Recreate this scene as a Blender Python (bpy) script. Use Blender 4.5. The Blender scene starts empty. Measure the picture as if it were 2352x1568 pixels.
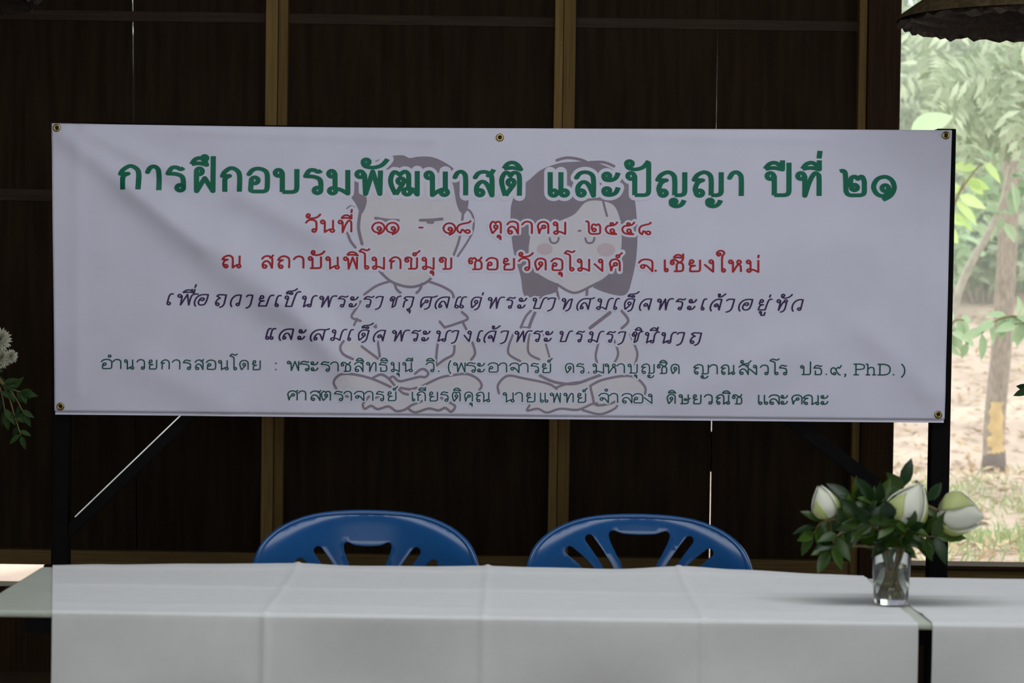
import bpy, bmesh, math, random
from mathutils import Vector, Matrix
from mathutils.geometry import delaunay_2d_cdt

SC = bpy.context.scene
COL = SC.collection
R = random.Random(7)

# ------------------------------------------------------------------ camera
F = 5200.0                       # focal length in pixels of the 2352 x 1568 frame
EYE = 1.34                       # camera height
PITCH = math.atan(151 / F)       # looking slightly down
ROLL = math.radians(0.8)
_f = Vector((0, math.cos(PITCH), -math.sin(PITCH)))
_r0 = Vector((1, 0, 0)); _u0 = Vector((0, math.sin(PITCH), math.cos(PITCH)))
_r = math.cos(ROLL) * _r0 + math.sin(ROLL) * _u0
_u = -math.sin(ROLL) * _r0 + math.cos(ROLL) * _u0
cam_d = bpy.data.cameras.new('camera'); cam = bpy.data.objects.new('camera', cam_d); COL.objects.link(cam)
m = Matrix.Identity(4)
for i, ax in enumerate((_r, _u, -_f)):
    for j in range(3): m[j][i] = ax[j]
m[0][3], m[1][3], m[2][3] = 0, 0, EYE
cam.matrix_world = m
cam_d.sensor_width = 36; cam_d.lens = F / 2352 * 36
cam_d.clip_start = 0.1; cam_d.clip_end = 300
cam_d.dof.use_dof = True; cam_d.dof.focus_distance = 5.95; cam_d.dof.aperture_fstop = 6.3
SC.camera = cam

# ------------------------------------------------------------------ view, world, daylight
SC.view_settings.view_transform = 'Standard'
SC.view_settings.look = 'None'
SC.view_settings.exposure = 0.0
SC.view_settings.gamma = 1.0
SC.view_settings.use_curve_mapping = False
w = bpy.data.worlds.new('overcast_sky'); SC.world = w; w.use_nodes = True
bg = w.node_tree.nodes['Background']; bg.inputs[0].default_value = (0.93, 1.0, 0.97, 1); bg.inputs[1].default_value = 2.85

def area(name, loc, rot, sx, sy, power, col):
    d = bpy.data.lights.new(name, 'AREA'); d.shape = 'RECTANGLE'; d.size = sx; d.size_y = sy; d.energy = power; d.color = col
    o = bpy.data.objects.new(name, d); COL.objects.link(o); o.location = loc; o.rotation_euler = rot
    return o
# daylight entering by the open side behind the photographer plus added fill lights at the solid side walls
area('daylight_front_opening', (-0.4, -3.4, 1.75), (math.radians(90), 0, 0), 5.5, 1.7, 43, (0.97, 0.96, 1.0))
area('side_fill_left', (-4.38, 4.4, 1.75), (math.radians(90), 0, math.radians(-90)), 2.6, 1.5, 5, (0.9, 0.97, 1.0))
area('side_fill_right', (3.5, 4.2, 1.9), (math.radians(90), 0, math.radians(90)), 3.0, 1.6, 21, (0.88, 0.97, 1.0))
# added overhead fill under the solid ceiling, brightening tabletop and banner folds
area('overhead_fill', (0.3, 3.6, 3.17), (math.radians(16), 0, 0), 3.6, 1.4, 78, (0.95, 0.97, 1.0))

def ray(px, py):
    return _f + _r * ((px - 1176) / F) - _u * ((py - 784) / F)
def at_y(px, py, Y):
    d = ray(px, py); t = Y / d.y
    return Vector((d.x * t, Y, EYE + d.z * t))
def at_z(px, py, Z):
    d = ray(px, py); t = (Z - EYE) / d.z
    return Vector((d.x * t, d.y * t, Z))

# ------------------------------------------------------------------ materials
def mat(name, col, rough=0.6, var=0.0, scale=20.0, metal=0.0, spec=0.5, col2=None, bump=0.0, bscale=200.0, trans=0.0, island=0.0, stretch=None):
    m = bpy.data.materials.new(name); m.use_nodes = True
    nt = m.node_tree; n = nt.nodes; l = nt.links
    p = n['Principled BSDF']
    p.inputs['Base Color'].default_value = (*col, 1); p.inputs['Roughness'].default_value = rough
    p.inputs['Metallic'].default_value = metal; p.inputs['Specular IOR Level'].default_value = spec
    tc = n.new('ShaderNodeTexCoord'); vec = tc.outputs['Object']
    if stretch:
        mp = n.new('ShaderNodeMapping'); mp.inputs['Scale'].default_value = stretch; l.new(vec, mp.inputs[0]); vec = mp.outputs[0]
    if var > 0 or col2 or island > 0:
        c2 = col2 or tuple(min(1, c * (1 + var)) for c in col); c1 = col if col2 else tuple(c * (1 - var) for c in col)
        mix = n.new('ShaderNodeMix'); mix.data_type = 'RGBA'
        mix.inputs[6].default_value = (*c1, 1); mix.inputs[7].default_value = (*c2, 1)
        if island > 0:
            g = n.new('ShaderNodeNewGeometry'); l.new(g.outputs['Random Per Island'], mix.inputs[0])
        else:
            t = n.new('ShaderNodeTexNoise'); t.inputs['Scale'].default_value = scale; t.inputs['Detail'].default_value = 6
            l.new(vec, t.inputs['Vector'])
            rp = n.new('ShaderNodeValToRGB'); rp.color_ramp.elements[0].position = 0.35; rp.color_ramp.elements[1].position = 0.65
            l.new(t.outputs['Fac'], rp.inputs[0]); l.new(rp.outputs[0], mix.inputs[0])
        l.new(mix.outputs[2], p.inputs['Base Color'])
        if trans > 0:
            tr = n.new('ShaderNodeBsdfTranslucent'); l.new(mix.outputs[2], tr.inputs[0])
            ms = n.new('ShaderNodeMixShader'); ms.inputs[0].default_value = trans
            l.new(p.outputs[0], ms.inputs[1]); l.new(tr.outputs[0], ms.inputs[2]); l.new(ms.outputs[0], n['Material Output'].inputs[0])
    if bump > 0:
        t2 = n.new('ShaderNodeTexNoise'); t2.inputs['Scale'].default_value = bscale; l.new(vec, t2.inputs['Vector'])
        b = n.new('ShaderNodeBump'); b.inputs['Strength'].default_value = bump; b.inputs['Distance'].default_value = 0.002
        l.new(t2.outputs['Fac'], b.inputs['Height']); l.new(b.outputs[0], p.inputs['Normal'])
    return m

M = {}
M['banner'] = mat('banner_fabric', (0.70, 0.69, 0.83), 0.55, var=0.02, scale=9, spec=0.25)
M['cloth'] = mat('white_tablecloth', (0.73, 0.74, 0.745), 0.85, var=0.015, scale=30, spec=0.15)
M['laminate'] = mat('pale_laminate', (0.52, 0.56, 0.48), 0.4, var=0.03, scale=14)
M['green'] = mat('print_green', (0.004, 0.145, 0.085), 0.5, var=0.1, spec=0.2)
M['red'] = mat('print_red', (0.40, 0.016, 0.024), 0.5, var=0.08, spec=0.2)
M['purple'] = mat('print_purple', (0.042, 0.020, 0.085), 0.5, var=0.08, spec=0.2)
M['teal'] = mat('print_dark_teal', (0.016, 0.085, 0.078), 0.5, var=0.08, spec=0.2)
M['mauve'] = mat('print_mauve', (0.275, 0.225, 0.285), 0.55, var=0.04, spec=0.2)
M['hair'] = mat('print_hair_grey', (0.27, 0.235, 0.285), 0.55, var=0.04, spec=0.2)
M['skin_print'] = mat('print_beige', (0.69, 0.66, 0.73), 0.55, var=0.02, spec=0.2)
M['blush'] = mat('print_blush', (0.62, 0.505, 0.565), 0.55, var=0.02, spec=0.2)
M['brass'] = mat('brass', (0.34, 0.25, 0.09), 0.3, var=0.05, metal=1.0)
M['black'] = mat('dark_hole', (0.01, 0.008, 0.006), 0.8, var=0.1)
M['steel_black'] = mat('black_painted_steel', (0.004, 0.0035, 0.004), 0.5, var=0.2, scale=40, spec=0.06)
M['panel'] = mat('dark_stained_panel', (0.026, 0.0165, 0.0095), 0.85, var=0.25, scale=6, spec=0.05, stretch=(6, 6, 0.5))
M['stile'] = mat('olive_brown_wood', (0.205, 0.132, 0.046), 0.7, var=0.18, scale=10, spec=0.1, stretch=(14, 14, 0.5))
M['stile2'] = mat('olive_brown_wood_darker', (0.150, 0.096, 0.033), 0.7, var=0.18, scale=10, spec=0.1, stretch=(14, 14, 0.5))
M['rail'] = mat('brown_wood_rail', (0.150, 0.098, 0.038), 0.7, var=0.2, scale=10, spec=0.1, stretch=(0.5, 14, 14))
M['batten'] = mat('dark_wood_batten', (0.048, 0.033, 0.024), 0.8, var=0.2, scale=10, spec=0.05, stretch=(0.5, 14, 14))
M['jamb'] = mat('red_brown_wood', (0.034, 0.018, 0.009), 0.7, var=0.2, scale=10, spec=0.06, stretch=(14, 14, 0.5))
M['ceiling'] = mat('dark_timber_ceiling', (0.06, 0.045, 0.03), 0.7, var=0.2, scale=8)
M['floor'] = mat('brown_floor', (0.13, 0.085, 0.055), 0.4, var=0.2, scale=5)
M['plaster'] = mat('brown_plaster_wall', (0.12, 0.095, 0.07), 0.8, var=0.1, scale=5)
M['blue'] = mat('blue_plastic', (0.010, 0.076, 0.235), 0.2, var=0.05, scale=8, spec=0.4)
M['straw_out'] = mat('dark_woven_straw', (0.058, 0.042, 0.020), 0.85, var=0.3, scale=60, spec=0.1, bump=0.6)
M['straw_in'] = mat('dark_rope_coil', (0.045, 0.028, 0.018), 0.8, var=0.4, scale=70, bump=1.0, bscale=90)
M['leaf_dark'] = mat('glossy_dark_leaf', (0.006, 0.028, 0.006), 0.36, spec=0.4, col2=(0.055, 0.11, 0.012), island=1, trans=0.18)
M['leaf_stand'] = mat('dull_dark_leaf', (0.010, 0.03, 0.008), 0.6, spec=0.2, col2=(0.03, 0.07, 0.014), island=1, trans=0.12)
M['petal'] = mat('cream_white_petal', (0.84, 0.87, 0.70), 0.6, col2=(0.88, 0.89, 0.80), island=1, trans=0.25)
M['sepal'] = mat('yellow_green_petal', (0.46, 0.54, 0.16), 0.5, col2=(0.58, 0.64, 0.28), island=1, trans=0.25)
M['mum'] = mat('chrysanthemum_white', (0.46, 0.46, 0.34), 0.6, col2=(0.58, 0.57, 0.48), island=1, trans=0.2)
M['stem'] = mat('olive_stem', (0.15, 0.105, 0.03), 0.5, var=0.3, scale=60)
M['bark'] = mat('grey_brown_bark', (0.24, 0.19, 0.155), 0.9, var=0.25, scale=14, bump=0.5, bscale=30, stretch=(3, 3, 1))
M['bark_bare'] = mat('peeled_bark', (0.52, 0.36, 0.17), 0.8, var=0.12, scale=12)
M['bark_dark'] = mat('dark_bark_foot', (0.13, 0.10, 0.09), 0.9, var=0.2, scale=14)
M['bark_pale'] = mat('pale_branch_bark', (0.36, 0.32, 0.27), 0.9, var=0.15, scale=14)
M['ground'] = mat('leaf_strewn_earth', (0.37, 0.265, 0.215), 0.95, col2=(0.52, 0.40, 0.325), scale=1.6)
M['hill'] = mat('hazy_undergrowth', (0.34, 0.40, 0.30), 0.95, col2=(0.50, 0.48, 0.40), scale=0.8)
M['litter'] = mat('dry_leaf_litter', (0.42, 0.28, 0.17), 0.9, col2=(0.58, 0.46, 0.32), island=1, trans=0.1)
M['grass'] = mat('pale_grass', (0.24, 0.33, 0.13), 0.8, col2=(0.36, 0.42, 0.22), island=1, trans=0.3)
M['lf1'] = mat('pale_feathery_leaf', (0.19, 0.24, 0.14), 0.7, col2=(0.52, 0.57, 0.41), island=1, trans=0.35)
M['lf2'] = mat('mid_green_leaf', (0.24, 0.35, 0.19), 0.6, col2=(0.42, 0.54, 0.34), island=1, trans=0.35)
M['lf3'] = mat('yellow_green_leaf', (0.46, 0.62, 0.20), 0.6, col2=(0.62, 0.74, 0.36), island=1, trans=0.4)
M['lf5'] = mat('broad_pale_leaf', (0.46, 0.60, 0.36), 0.6, col2=(0.50, 0.64, 0.40), island=1, trans=0.4)
M['lf4'] = mat('reddish_dry_leaf', (0.52, 0.38, 0.26), 0.7, col2=(0.52, 0.50, 0.36), island=1, trans=0.3)
gl = bpy.data.materials.new('clear_glass'); gl.use_nodes = True
gp = gl.node_tree.nodes['Principled BSDF']; gp.inputs['Transmission Weight'].default_value = 1; gp.inputs['Roughness'].default_value = 0.0
gp.inputs['IOR'].default_value = 1.45; gp.inputs['Base Color'].default_value = (0.97, 1, 0.99, 1); M['glass'] = gl
wa = bpy.data.materials.new('water'); wa.use_nodes = True
gp = wa.node_tree.nodes['Principled BSDF']; gp.inputs['Transmission Weight'].default_value = 1; gp.inputs['Roughness'].default_value = 0.0
gp.inputs['IOR'].default_value = 1.33; gp.inputs['Base Color'].default_value = (0.95, 0.98, 0.93, 1); M['water'] = wa

# ------------------------------------------------------------------ object helpers
def obj(name, bm, m, parent=None, smooth=False, label=None, cat=None, group=None, kind=None):
    me = bpy.data.meshes.new(name)
    if smooth:
        for f in bm.faces: f.smooth = True
    bm.to_mesh(me); bm.free()
    for mm in (m if isinstance(m, (list, tuple)) else [m]): me.materials.append(mm)
    o = bpy.data.objects.new(name, me); COL.objects.link(o)
    if parent:
        o.parent = parent
        o.matrix_parent_inverse = Matrix.Translation(parent.location).inverted()
    tag(o, label, cat, group, kind)
    return o
def tag(o, label=None, cat=None, group=None, kind=None):
    if label: o['label'] = label
    if cat: o['category'] = cat
    if group: o['group'] = group
    if kind: o['kind'] = kind
    return o
def thing(name, loc, label, cat, group=None):
    o = bpy.data.objects.new(name, None); COL.objects.link(o); o.location = loc; o.empty_display_size = 0.05
    return tag(o, label, cat, group)
def box(bm, a, b, bev=0.0):
    lo = Vector([min(p, q) for p, q in zip(a, b)]); hi = Vector([max(p, q) for p, q in zip(a, b)])
    r = bmesh.ops.create_cube(bm, size=1)
    for v in r['verts']:
        v.co = Vector([(lo[i] + hi[i]) / 2 + v.co[i] * (hi[i] - lo[i]) for i in range(3)])
    if bev:
        es = list({e for v in r['verts'] for e in v.link_edges})
        bmesh.ops.bevel(bm, geom=es, offset=bev, segments=2, affect='EDGES', profile=0.5)
def boxobj(name, a, b, m, parent=None, bev=0.0, **k):
    bm = bmesh.new(); box(bm, a, b, bev); return obj(name, bm, m, parent, **k)
def tube(bm, pts, rad, segs=10, cap=True):
    pts = [Vector(p) for p in pts]; n = len(pts)
    rad = rad if isinstance(rad, (list, tuple)) else [rad] * n
    t0 = (pts[1] - pts[0]).normalized(); ref = Vector((0, 0, 1)) if abs(t0.z) < 0.9 else Vector((1, 0, 0))
    s = t0.cross(ref).normalized(); rings = []
    for i, p in enumerate(pts):
        t = (pts[min(i + 1, n - 1)] - pts[max(i - 1, 0)]).normalized()
        s = (s - t * s.dot(t)).normalized(); b = t.cross(s)
        rings.append([bm.verts.new(p + (s * math.cos(2 * math.pi * k / segs) + b * math.sin(2 * math.pi * k / segs)) * rad[i]) for k in range(segs)])
    for i in range(n - 1):
        for k in range(segs):
            bm.faces.new((rings[i][k], rings[i][(k + 1) % segs], rings[i + 1][(k + 1) % segs], rings[i + 1][k]))
    if cap:
        bm.faces.new(list(reversed(rings[0]))); bm.faces.new(rings[-1])
def lathe(bm, prof, segs=40, c=(0, 0, 0), closed=False):
    rings = []
    for r, z in prof:
        if r < 1e-6: rings.append([bm.verts.new((c[0], c[1], c[2] + z))])
        else: rings.append([bm.verts.new((c[0] + r * math.cos(2 * math.pi * k / segs), c[1] + r * math.sin(2 * math.pi * k / segs), c[2] + z)) for k in range(segs)])
    idx = list(range(len(rings))) + ([0] if closed else [])
    for a, b in zip(idx[:-1], idx[1:]):
        A, B = rings[a], rings[b]
        for k in range(segs):
            k2 = (k + 1) % segs
            if len(A) == 1 and len(B) == 1: continue
            if len(A) == 1: bm.faces.new((A[0], B[k2], B[k]))
            elif len(B) == 1: bm.faces.new((A[k], A[k2], B[0]))
            else: bm.faces.new((A[k], A[k2], B[k2], B[k]))
def crom(p, n=6, closed=False):
    p = [Vector(q) for q in p]
    if len(p) < 3 and not closed: return p
    out = []; N = len(p)
    for i in range(N if closed else N - 1):
        g = (lambda j: p[j % N]) if closed else (lambda j: p[max(0, min(N - 1, j))])
        a, b, c, d = g(i - 1), g(i), g(i + 1), g(i + 2)
        for k in range(n):
            t = k / n
            out.append(0.5 * ((2 * b) + (c - a) * t + (2 * a - 5 * b + 4 * c - d) * t * t + (3 * b - a - 3 * c + d) * t ** 3))
    if not closed: out.append(p[-1])
    return out
def inside(x, y, loop):
    c = False; n = len(loop)
    for i in range(n):
        x1, y1 = loop[i][0], loop[i][1]; x2, y2 = loop[i - 1][0], loop[i - 1][1]
        if (y1 > y) != (y2 > y) and x < (x2 - x1) * (y - y1) / (y2 - y1) + x1: c = not c
    return c
def fill(loop, holes=(), step=1.0):
    V = []; E = []
    for L in [loop] + list(holes):
        s = len(V); V += [Vector((p[0], p[1])) for p in L]
        E += [(s + i, s + (i + 1) % len(L)) for i in range(len(L))]
    xs = [p[0] for p in loop]; ys = [p[1] for p in loop]
    def clear(x, y):
        for L in [loop] + list(holes):
            for p in L:
                if (p[0] - x) ** 2 + (p[1] - y) ** 2 < (0.45 * step) ** 2: return False
        return True
    y = min(ys) + step / 2; row = 0
    while y < max(ys):
        x = min(xs) + (step / 2 if row % 2 else step)
        while x < max(xs):
            if inside(x, y, loop) and not any(inside(x, y, h) for h in holes) and clear(x, y): V.append(Vector((x, y)))
            x += step
        y += step * 0.87; row += 1
    ov, oe, of, *_ = delaunay_2d_cdt(V, E, [], 0, 1e-6)
    T = []
    for f in of:
        cx = sum(ov[i].x for i in f) / len(f); cy = sum(ov[i].y for i in f) / len(f)
        if inside(cx, cy, loop) and not any(inside(cx, cy, h) for h in holes): T.append(f)
    return ov, T
def leaf(bm, base, d, nrm, L, W, curl=0.15, fold=0.25, seg=4):
    d = Vector(d).normalized(); nrm = Vector(nrm); nrm = (nrm - d * nrm.dot(d)).normalized(); s = d.cross(nrm)
    prev = None; base = Vector(base)
    for i in range(seg + 1):
        t = i / seg; wv = W * 0.5 * (math.sin(math.pi * min(1, t ** 0.8)) ** 0.8 if 0 < t < 1 else 0.02)
        c = base + d * (L * t) - nrm * (curl * L * t * t)
        row = (bm.verts.new(c - s * wv + nrm * (fold * wv)), bm.verts.new(c), bm.verts.new(c + s * wv + nrm * (fold * wv)))
        if prev:
            bm.faces.new((prev[0], prev[1], row[1], row[0])); bm.faces.new((prev[1], prev[2], row[2], row[1]))
        prev = row
def rv(r=R, s=1.0): return Vector((r.uniform(-1, 1), r.uniform(-1, 1), r.uniform(-1, 1))) * s

# ------------------------------------------------------------------ the room
YW = 7.5
def wx(px, py=600): return at_y(px, py, YW).x
def wz(py, px=1176): return at_y(px, py, YW).z
boxobj('floor', (-4.6, -4.2, -0.08), (3.7, 7.7, 0.0), M['floor'], kind='structure')
boxobj('ceiling', (-4.6, -4.2, 3.2), (3.7, 7.9, 3.3), M['ceiling'], kind='structure')
boxobj('wall_left', (-4.6, -4.2, 0.0), (-4.45, 7.7, 3.2), M['plaster'], kind='structure')
boxobj('wall_right', (3.56, -4.2, 0.0), (3.7, 7.7, 3.2), M['plaster'], kind='structure')
bm = bmesh.new()
box(bm, (-4.45, -4.2, 0), (3.56, -4.05, 0.7)); box(bm, (-4.45, -4.2, 2.75), (3.56, -4.05, 3.2))
box(bm, (-4.45, -4.2, 0.7), (-3.4, -4.05, 2.75)); box(bm, (2.6, -4.2, 0.7), (3.56, -4.05, 2.75))
obj('wall_front', bm, M['plaster'], kind='structure')
XJ0, XJ1 = wx(1972, 640), wx(2055, 640)
zs_b, zs_t = wz(1310), wz(1276)          # bottom rail of the panelled wall
bm = bmesh.new()                          # low plinth, then the open slot under the rail
XG = wx(100, 1320); box(bm, (-4.45, 7.5, 0), (XG, 7.62, zs_b - 0.075)); box(bm, (XG, 7.5, 0), (XJ1, 7.62, zs_b - 0.004))
box(bm, (XJ1, 7.5, 0), (3.56, 7.62, zs_b - 0.025)); box(bm, (3.1, 7.5, zs_b - 0.025), (3.56, 7.62, 3.2))
box(bm, (XJ1, 7.5, 2.62), (3.1, 7.62, 3.2)); box(bm, (-4.45, 7.5, 2.9), (XJ1, 7.62, 3.2))
obj('wall_back', bm, M['jamb'], kind='structure')
# panel leaves with hairline gaps of daylight between them
SL, P1, P2, SR = wx(303.5, 140), wx(637, 150), wx(1299, 150), None
def leafp(n, pts):
    bm = bmesh.new(); a = [bm.verts.new((x, 7.525, z)) for x, z in pts]; b = [bm.verts.new((x, 7.55, z)) for x, z in pts]
    k = len(pts); bm.faces.new(a); bm.faces.new(list(reversed(b)))
    for i in range(k): bm.faces.new((a[i], b[i], b[(i + 1) % k], a[(i + 1) % k]))
    bmesh.ops.recalc_face_normals(bm, faces=bm.faces)
    return obj(n, bm, M['panel'], kind='structure')
zt = 2.9
def pw(px, py): p = at_y(px, py, 7.525); return (p.x, p.z)
def line_x(pa, pb, z): return pa[0] + (pb[0] - pa[0]) * (z - pa[1]) / (pb[1] - pa[1])
la, lb = pw(301.2, 0), pw(303.9, 290); ra, rb = pw(304.8, 0), pw(305.9, 290)
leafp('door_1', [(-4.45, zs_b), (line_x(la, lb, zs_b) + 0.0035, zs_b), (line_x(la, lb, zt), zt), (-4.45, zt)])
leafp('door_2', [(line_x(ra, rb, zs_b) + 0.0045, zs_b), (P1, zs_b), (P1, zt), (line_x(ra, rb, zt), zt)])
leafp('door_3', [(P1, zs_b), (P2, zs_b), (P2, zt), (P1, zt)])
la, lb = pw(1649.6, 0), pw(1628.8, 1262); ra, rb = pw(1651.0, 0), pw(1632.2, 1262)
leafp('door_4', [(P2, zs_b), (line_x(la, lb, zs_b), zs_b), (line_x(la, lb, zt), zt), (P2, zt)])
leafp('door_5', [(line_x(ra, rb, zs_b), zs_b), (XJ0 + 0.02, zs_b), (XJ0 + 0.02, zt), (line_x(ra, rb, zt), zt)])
n = 0
def trim(a, b, m, bev=0.002):
    global n; n += 1
    return boxobj('trim_%d' % n, a, b, m, bev=bev, kind='structure')
for (a, b, c) in ((613, 641, 663), (1275, 1295, 1323)):     # paired stiles
    xa, xb, xc = wx(a, 20), wx(b, 20), wx(c, 20)
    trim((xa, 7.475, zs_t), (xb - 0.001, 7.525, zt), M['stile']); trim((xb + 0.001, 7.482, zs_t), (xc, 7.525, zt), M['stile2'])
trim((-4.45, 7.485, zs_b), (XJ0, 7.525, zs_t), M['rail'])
zr = wz(47, 1100); trim((-4.45, 7.518, zr - 0.017), (XJ0, 7.5245, zr + 0.017), M['batten'])
zr = wz(463, 1176); trim((-4.45, 7.518, zr - 0.02), (XJ0, 7.5245, zr + 0.02), M['batten'])
trim((XJ0 + 0.012, 7.46, zs_b - 0.02), (XJ1, 7.6, zt), M['jamb'])
trim((XJ0 - 0.016, 7.475, zs_b), (XJ0 + 0.010, 7.525, zt), M['stile2'])
# outside battens that close the gaps lower down
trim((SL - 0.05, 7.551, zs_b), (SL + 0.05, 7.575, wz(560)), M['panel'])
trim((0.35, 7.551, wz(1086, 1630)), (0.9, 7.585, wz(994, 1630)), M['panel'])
# sill of the open window at the right
zsill = at_y(2300, 1298, 7.5).z
boxobj('window_1', (XJ1, 7.47, zsill - 0.013), (3.1, 7.6, zsill), M['jamb'], bev=0.002, kind='structure')
boxobj('window_2', (XJ1, 7.5, zsill - 0.05), (3.1, 7.53, zsill - 0.019), M['rail'], bev=0.002, kind='structure')

# ------------------------------------------------------------------ the banner
YB = 6.0
def seg_d(p, a, b):
    ab = (b[0] - a[0], b[1] - a[1]); t = ((p[0] - a[0]) * ab[0] + (p[1] - a[1]) * ab[1]) / (ab[0] ** 2 + ab[1] ** 2)
    tc = max(0, min(1, t)); q = (a[0] + ab[0] * tc, a[1] + ab[1] * tc)
    L = math.hypot(*ab); side = ((p[0] - a[0]) * ab[1] - (p[1] - a[1]) * ab[0]) / L
    return math.hypot(p[0] - q[0], p[1] - q[1]), side, t
FOLDS = [((150, 310), (470, 560), 20, 5), ((300, 430), (620, 700), 30, 7), ((520, 560), (790, 820), 28, 6.5), ((200, 300), (420, 410), 18, 4.5),
         ((560, 450), (740, 540), 22, 4), ((640, 640), (800, 880), 30, 4.5), ((1560, 900), (1830, 800), 40, 4), ((1990, 760), (2140, 900), 26, 3.5),
         ((320, 830), (520, 930), 30, 3), ((1600, 620), (1980, 560), 45, 3), ((180, 330), (178, 900), 12, 1.2), ((2128, 330), (2120, 900), 14, 1.2),
         ((420, 300), (1000, 322), 8, 1.2), ((1480, 312), (1900, 318), 9, 1.0), ((1000, 640), (1160, 760), 34, 3)]
def bdisp(px, py):
    d = 0.0
    for a, b, s, h in FOLDS:
        r, side, t = seg_d((px, py), a, b)
        if r < 3 * s: d += h * 0.0023 * math.exp(-r * r / (2 * s * s))
    d += 0.002 * math.sin(px / 170.0 + py / 260.0) + 0.0015 * math.sin(px / 95.0 - py / 80.0)
    return d
def bp(px, py, layer=0.0):
    p = at_y(px, py, YB); p.y -= bdisp(px, py) + layer * 0.00025
    return p
TL, TR, BR, BL = (119, 283), (2186, 299), (2170, 963), (125, 944)
banner = thing('banner', at_y(1150, 945, YB), 'long white fabric banner with Thai lettering and two faint sitting figures on a black stand', 'banner')
bm = bmesh.new(); NX, NZ = 380, 128; g = []
for j in range(NZ + 1):
    v = j / NZ; row = []
    for i in range(NX + 1):
        u = i / NX
        tx = TL[0] + (TR[0] - TL[0]) * u; ty = TL[1] + (TR[1] - TL[1]) * u + 6 * math.sin(math.pi * u) * (1 - u) * 1.2
        bx = BL[0] + (BR[0] - BL[0]) * u; by = BL[1] + (BR[1] - BL[1]) * u
        row.append(bm.verts.new(bp(tx + (bx - tx) * v, ty + (by - ty) * v)))
    g.append(row)
for j in range(NZ):
    for i in range(NX): bm.faces.new((g[j][i], g[j + 1][i], g[j + 1][i + 1], g[j][i + 1]))
sheet = obj('sheet', bm, M['banner'], banner, smooth=True)
mod = sheet.modifiers.new('thickness', 'SOLIDIFY'); mod.thickness = 0.0008; mod.offset = 1 if False else -1
bm = bmesh.new(); prev = None          # the folded-back hem that shows below the front sheet
for i in range(61):
    u = i / 60; x = BL[0] + 1 + (BR[0] - BL[0] - 2) * u; y = BL[1] + (BR[1] - BL[1]) * u
    a = bp(x, y - 22); b = bp(x, y + 8); a.y += 0.006; b.y += 0.005; r = (bm.verts.new(a), bm.verts.new(b))
    if prev: bm.faces.new((prev[0], prev[1], r[1], r[0]))
    prev = r
obj('hem', bm, M['banner'], banner, smooth=True)
for (ex, ey) in ((132, 294), (1148, 316), (2172, 311), (139, 933), (2155, 952)):
    bm = bmesh.new(); prof = []
    for k in range(10):
        a = 2 * math.pi * k / 10; prof.append((0.0072 + 0.0034 * math.cos(a), 0.0022 * math.sin(a)))
    lathe(bm, prof, 24, closed=True)
    nf = len(bm.faces); lathe(bm, [(0, -0.0006), (0.0062, -0.0006)], 16)
    for k, f in enumerate(list(bm.faces)):
        if k >= nf: f.material_index = 1
    bmesh.ops.rotate(bm, verts=bm.verts, cent=(0, 0, 0), matrix=Matrix.Rotation(math.radians(90), 3, 'X'))
    bmesh.ops.translate(bm, verts=bm.verts, vec=bp(ex, ey, 5) + Vector((0, -0.0012, 0)))
    bmesh.ops.recalc_face_normals(bm, faces=bm.faces)
    obj('eyelet', bm, [M['brass'], M['black']], banner, smooth=True, label='brass eyelet')

# --- printing: strokes drawn with an elliptic pen
def ribbon(bm, pts, a, b, layer, caps=(False, False)):
    q = [Vector((p[0] / a, p[1] / b)) for p in pts]
    q2 = [q[0]]; 
    for p in q[1:]:
        L = (p - q2[-1]).length
        if L < 1e-4: continue
        k = max(1, int(L * min(a, b) / 6)); s = q2[-1]
        for i in range(1, k + 1): q2.append(s + (p - s) * (i / k))
    q = q2
    if len(q) < 2: return
    prev = None
    for i, p in enumerate(q):
        t = (q[min(i + 1, len(q) - 1)] - q[max(i - 1, 0)]).normalized(); nn = Vector((-t.y, t.x))
        r = [((p + nn * s).x * a, (p + nn * s).y * b) for s in (1, -1)]
        if prev: bm.append([prev[0], r[0], r[1], prev[1]])
        prev = r
    for flag, p in ((caps[0], q[0]), (caps[1], q[-1])):
        if flag: disc(bm, p.x * a, p.y * b, a, b, layer)
def disc(bm, x, y, a, b, layer, k=12):
    bm.append([(x + a * math.cos(-2 * math.pi * i / k), y + b * math.sin(-2 * math.pi * i / k)) for i in range(k)])
def merge(prims, layer):
    """one flat sheet of print covering all the given polygons"""
    V = []; Fc = []
    for P in prims:
        ar = sum(P[i - 1][0] * P[i][1] - P[i][0] * P[i - 1][1] for i in range(len(P)))
        if abs(ar) < 1e-3: continue
        if ar < 0: P = P[::-1]
        Fc.append(list(range(len(V), len(V) + len(P)))); V += [Vector(p) for p in P]
    bm = bmesh.new()
    if not V: return bm
    E = [(P[k - 1], P[k]) for P in Fc for k in range(len(P))]
    ov, oe, of, *_ = delaunay_2d_cdt(V, E, [], 0, 1e-4)
    bins = {}
    for P in Fc:
        L = [(V[k].x, V[k].y) for k in P]; xs = [p[0] for p in L]; ys = [p[1] for p in L]
        for cxx in range(int(min(xs) // 8), int(max(xs) // 8) + 1):
            for cyy in range(int(min(ys) // 8), int(max(ys) // 8) + 1): bins.setdefault((cxx, cyy), []).append(L)
    vs = {}
    for f in of:
        gx = sum(ov[i].x for i in f) / len(f); gy = sum(ov[i].y for i in f) / len(f)
        if not any(inside(gx, gy, L) for L in bins.get((int(gx // 8), int(gy // 8)), ())): continue
        q = []
        for i in f:
            if i not in vs: vs[i] = bm.verts.new(bp(ov[i].x, ov[i].y, layer))
            q.append(vs[i])
        try: bm.faces.new(q)
        except ValueError: pass
    for f in bm.faces:
        f.normal_update()
        if f.normal.y > 0: f.normal_flip()
    return bm
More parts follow.
